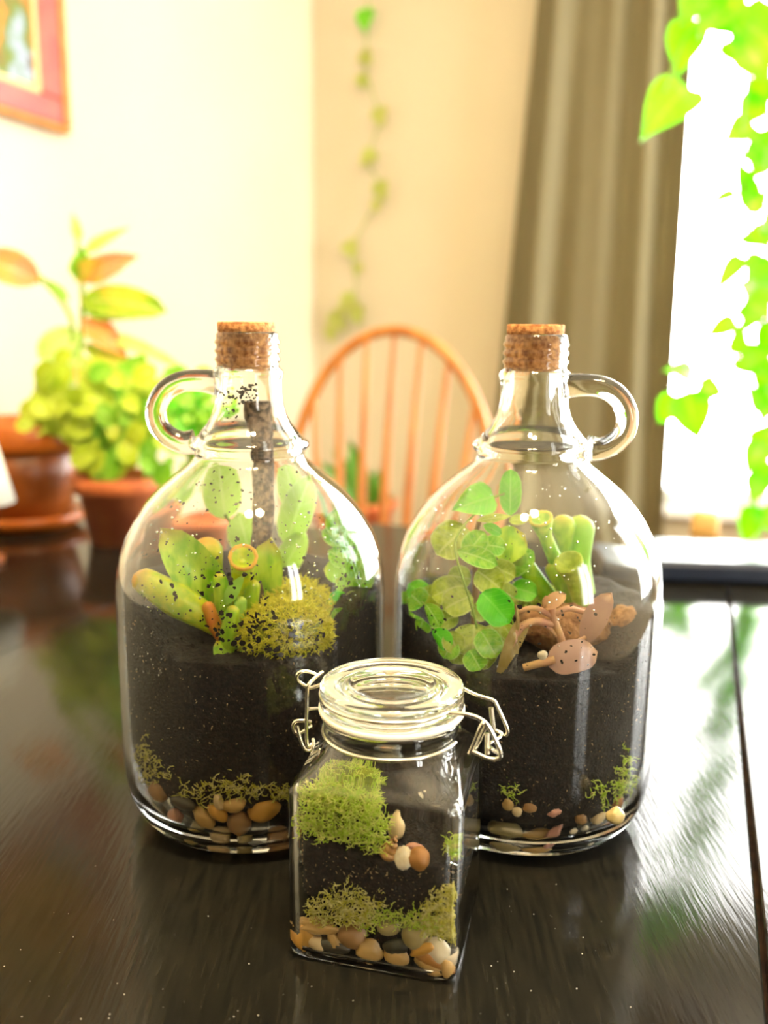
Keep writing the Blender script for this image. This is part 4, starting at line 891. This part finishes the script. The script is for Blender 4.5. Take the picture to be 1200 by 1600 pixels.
# potted plants at the far left of the table
def pot(root, c, prof, m_, name='pot'): return MB().lathe(V((c.x, c.y, 0)), prof, 40).build(name, m_, root)
c = at(45, 800, 1.40); c.z = 0
r_ = empty('striped_leaf_plant', c, 'tall plant with striped yellow and salmon leaves in a brown glazed pot', 'plant')
pot(r_, c, [(0, .0), (.068, .0), (.085, .012), (.092, .024), (.085, .026), (.066, .010), (0, .010)], POTRIM, 'saucer')
pot(r_, c, [(0, .0105), (.062, .0105), (.078, .08), (.086, .125), (0, .125)], POTBROWN)
pot(r_, c, [(.080, .126), (.092, .126), (.098, .136), (.098, .165), (.092, .172), (.086, .168), (.082, .15), (0, .15)], POTRIM, 'pot_rim')
stem(r_, [(60, 690), (120, 560), (130, 470), (118, 350)], [1.40, 1.42, 1.42, 1.42], [.008, .003], STEMG)
stem(r_, [(70, 690), (115, 520), (70, 440), (60, 440)], [1.40, 1.40, 1.39, 1.38], .004, STEMG)
for b, t, w, m_ in [((62, 440), (-30, 405), 60, L_CROTO), ((108, 470), (62, 435), 18, L_FIG), ((128, 440), (218, 400), 44, L_CROTO), ((128, 440), (128, 385), 40, L_FIG), ((128, 470), (262, 488), 54, L_CROT), ((130, 480), (215, 500), 40, L_FIG), ((128, 400), (205, 355), 20, L_TALL), ((124, 380), (112, 330), 18, L_TALL),
                    ((150, 520), (300, 585), 24, L_TALL), ((130, 540), (240, 610), 40, L_CROT), ((125, 520), (60, 560), 50, L_TALL), ((120, 540), (90, 610), 54, L_TALL), ((130, 560), (160, 640), 50, L_CROTO), ((130, 500), (200, 560), 46, L_CROTO), ((140, 580), (215, 660), 36, L_BUSH2), ((120, 440), (150, 400), 30, L_CROT)]:
    px_leaf(r_, b, t, w, 1.41, 1.39, m_, 'lance' if w < 50 else 'oval', .12, .2, thick=.001)
c = at(190, 830, 1.30); c.z = 0
r_ = empty('bushy_plant', c, 'bushy lime green plant in a terracotta pot at the far left of the table', 'plant')
pot(r_, c, [(0, 0), (.045, 0), (.058, .075), (.064, .075), (.066, .10), (.060, .10), (.055, .088), (0, .088)], TERRA)
rnd = random.Random(29)
for k in range(12):
    x = rnd.uniform(70, 300); y = rnd.uniform(570, 700); stem(r_, [(190, 745), ((190+x)/2, min(735, y+40)), (x, y)], [1.30, 1.31, 1.30+rnd.uniform(-.06, .08)], .002, STEMG, n=5)
for k in range(230):
    t = rnd.random(); x = rnd.gauss(175, 62); y = rnd.gauss(650, 48)
    if not (45 < x < 320 and 560 < y < 765): continue
    if x < 130 and y > 690: continue
    a = rnd.uniform(.2, 2.9) if rnd.random() < .6 else rnd.uniform(0, 6.28); L = rnd.uniform(26, 44); yy = 1.30+rnd.uniform(-.07, .07)
    px_leaf(r_, (x, y), (x+L*math.cos(a), y+L*math.sin(a)), L*.8, yy, yy+rnd.uniform(-.015, .015), L_BUSH if x < 150 else rnd.choice((L_BUSH, L_BUSH2, L_BUSH2)), 'oval', .1, .15, thick=.0008)
c = at(300, 790, 1.12); c.z = 0
r_ = empty('small_leaf_plant', c, 'fresh green small-leaved plant seen through the loop of the left jug handle', 'plant')
pot(r_, c, [(0, 0), (.032, 0), (.042, .07), (.046, .07), (.047, .085), (.043, .085), (.040, .075), (0, .075)], TERRA)
for k in range(150):
    x = rnd.gauss(292, 26); y = rnd.gauss(650, 30)
    if not (232 < x < 345 and 590 < y < 715): continue
    a = rnd.uniform(0, 6.28); L = rnd.uniform(13, 20); yy = 1.12+rnd.uniform(-.035, .035)
    px_leaf(r_, (x, y), (x+L*math.cos(a), y+L*math.sin(a)), L*.85, yy, yy+rnd.uniform(-.006, .006), rnd.choice((L_BRIGHT, L_FIG, L_BUSH2)), 'round', .1, .1, thick=.0006)
for k in range(9): stem(r_, [(300, 735), (300+(k-4)*4, 690), (300+(k-4)*11, 640+abs(k-4)*6)], [1.12]*3, .0012, STEMG, n=5)

# small lamp shade at the left edge of the frame
c = at(-42, 800, 1.16); c.z = 0
r_ = empty('table_lamp', c, 'small table lamp with a white flared shade at the left edge', 'lamp')
pot(r_, c, [(0, 0), (.035, 0), (.035, .008), (.008, .014), (.006, .04), (0, .04)], POTBROWN, 'base')
zb = at(22, 786, 1.16).z; zt = zb+.085
MB().lathe(V((c.x, c.y, 0)), [(.054, zb), (.034, zt), (.0325, zt), (.0525, zb)], 40, True).build('shade', mat('white_shade_cloth', (.86, .84, .74), rough=.8, trans=.3), r_)
MB().tube([V((c.x, c.y, .035)), V((c.x, c.y, zt-.004))], .004, 8).build('post', POTBROWN, r_)
MB().tube([V((c.x-.033, c.y, zt-.004)), V((c.x+.033, c.y, zt-.004))], .0015, 6).build('spider', WIRE, r_)

# ceiling lamp with two warm bulbs above the table
c = V((.03, .12, 0))
r_ = empty('ceiling_lamp', V((c.x, c.y, ZC-.3)), 'two-bulb ceiling lamp above the table', 'lamp')
MB().lathe(c, [(0, ZC), (.07, ZC), (.065, ZC-.02), (0, ZC-.025)], 32).build('canopy', WIRE, r_)
MB().tube([c+EZ*(ZC-.02), c+EZ*(ZC-.27)], .007, 8).build('rod', WIRE, r_)
BULB = bpy.data.materials.new('warm_bulb'); BULB.use_nodes = True; b_ = BULB.node_tree.nodes['Principled BSDF']; b_.inputs['Emission Color'].default_value = (1, .78, .45, 1); b_.inputs['Emission Strength'].default_value = 230
for s, dy in ((-1, 0), (1, .05)):
    p = c+V((s*.085, dy, ZC-.27)); MB().tube([c+EZ*(ZC-.27), p], .006, 8).build('arm', WIRE, r_)
    MB().tube([p, p-EZ*.03], .014, 12).build('socket', WIRE, r_)
    rows = [[p-EZ*.092+V((math.sin(t)*math.cos(a), math.sin(t)*math.sin(a), math.cos(t)))*.066 for a in [j*math.pi/10 for j in range(20)]] for t in [i*math.pi/12 for i in range(13)]]
    MB().grid(rows, True).build('bulb', BULB, r_)

# white dust specks lying on the black boards
rnd = random.Random(77); m = MB()
for _ in range(90):
    d = ray(rnd.uniform(0, 1000), rnd.uniform(1340, 1598)); p = CAM+d*(-CAM_H/d.z); r = rnd.choice((.00012, .00015, .0002, .0003))
    if any((V((p.x, p.y, 0))-c).length < .09 for c in JUGS.values()) or (V((p.x, p.y, 0))-V((JC.x, JC.y, 0))).length < .062: continue
    ring = [p+V((math.cos(a)*rnd.uniform(.6, 1.2), math.sin(a)*rnd.uniform(.6, 1.2), 0))*r for a in [j*math.pi/3 for j in range(6)]]
    m.fan(ring, p+EZ*r*.6)
tag(m.build('dust_specks', mat('pale_dust', (.8, .78, .7), rough=.9), base=V((0, .4, 0))), 'pale dust specks lying on the black table', 'dust', kind='stuff')
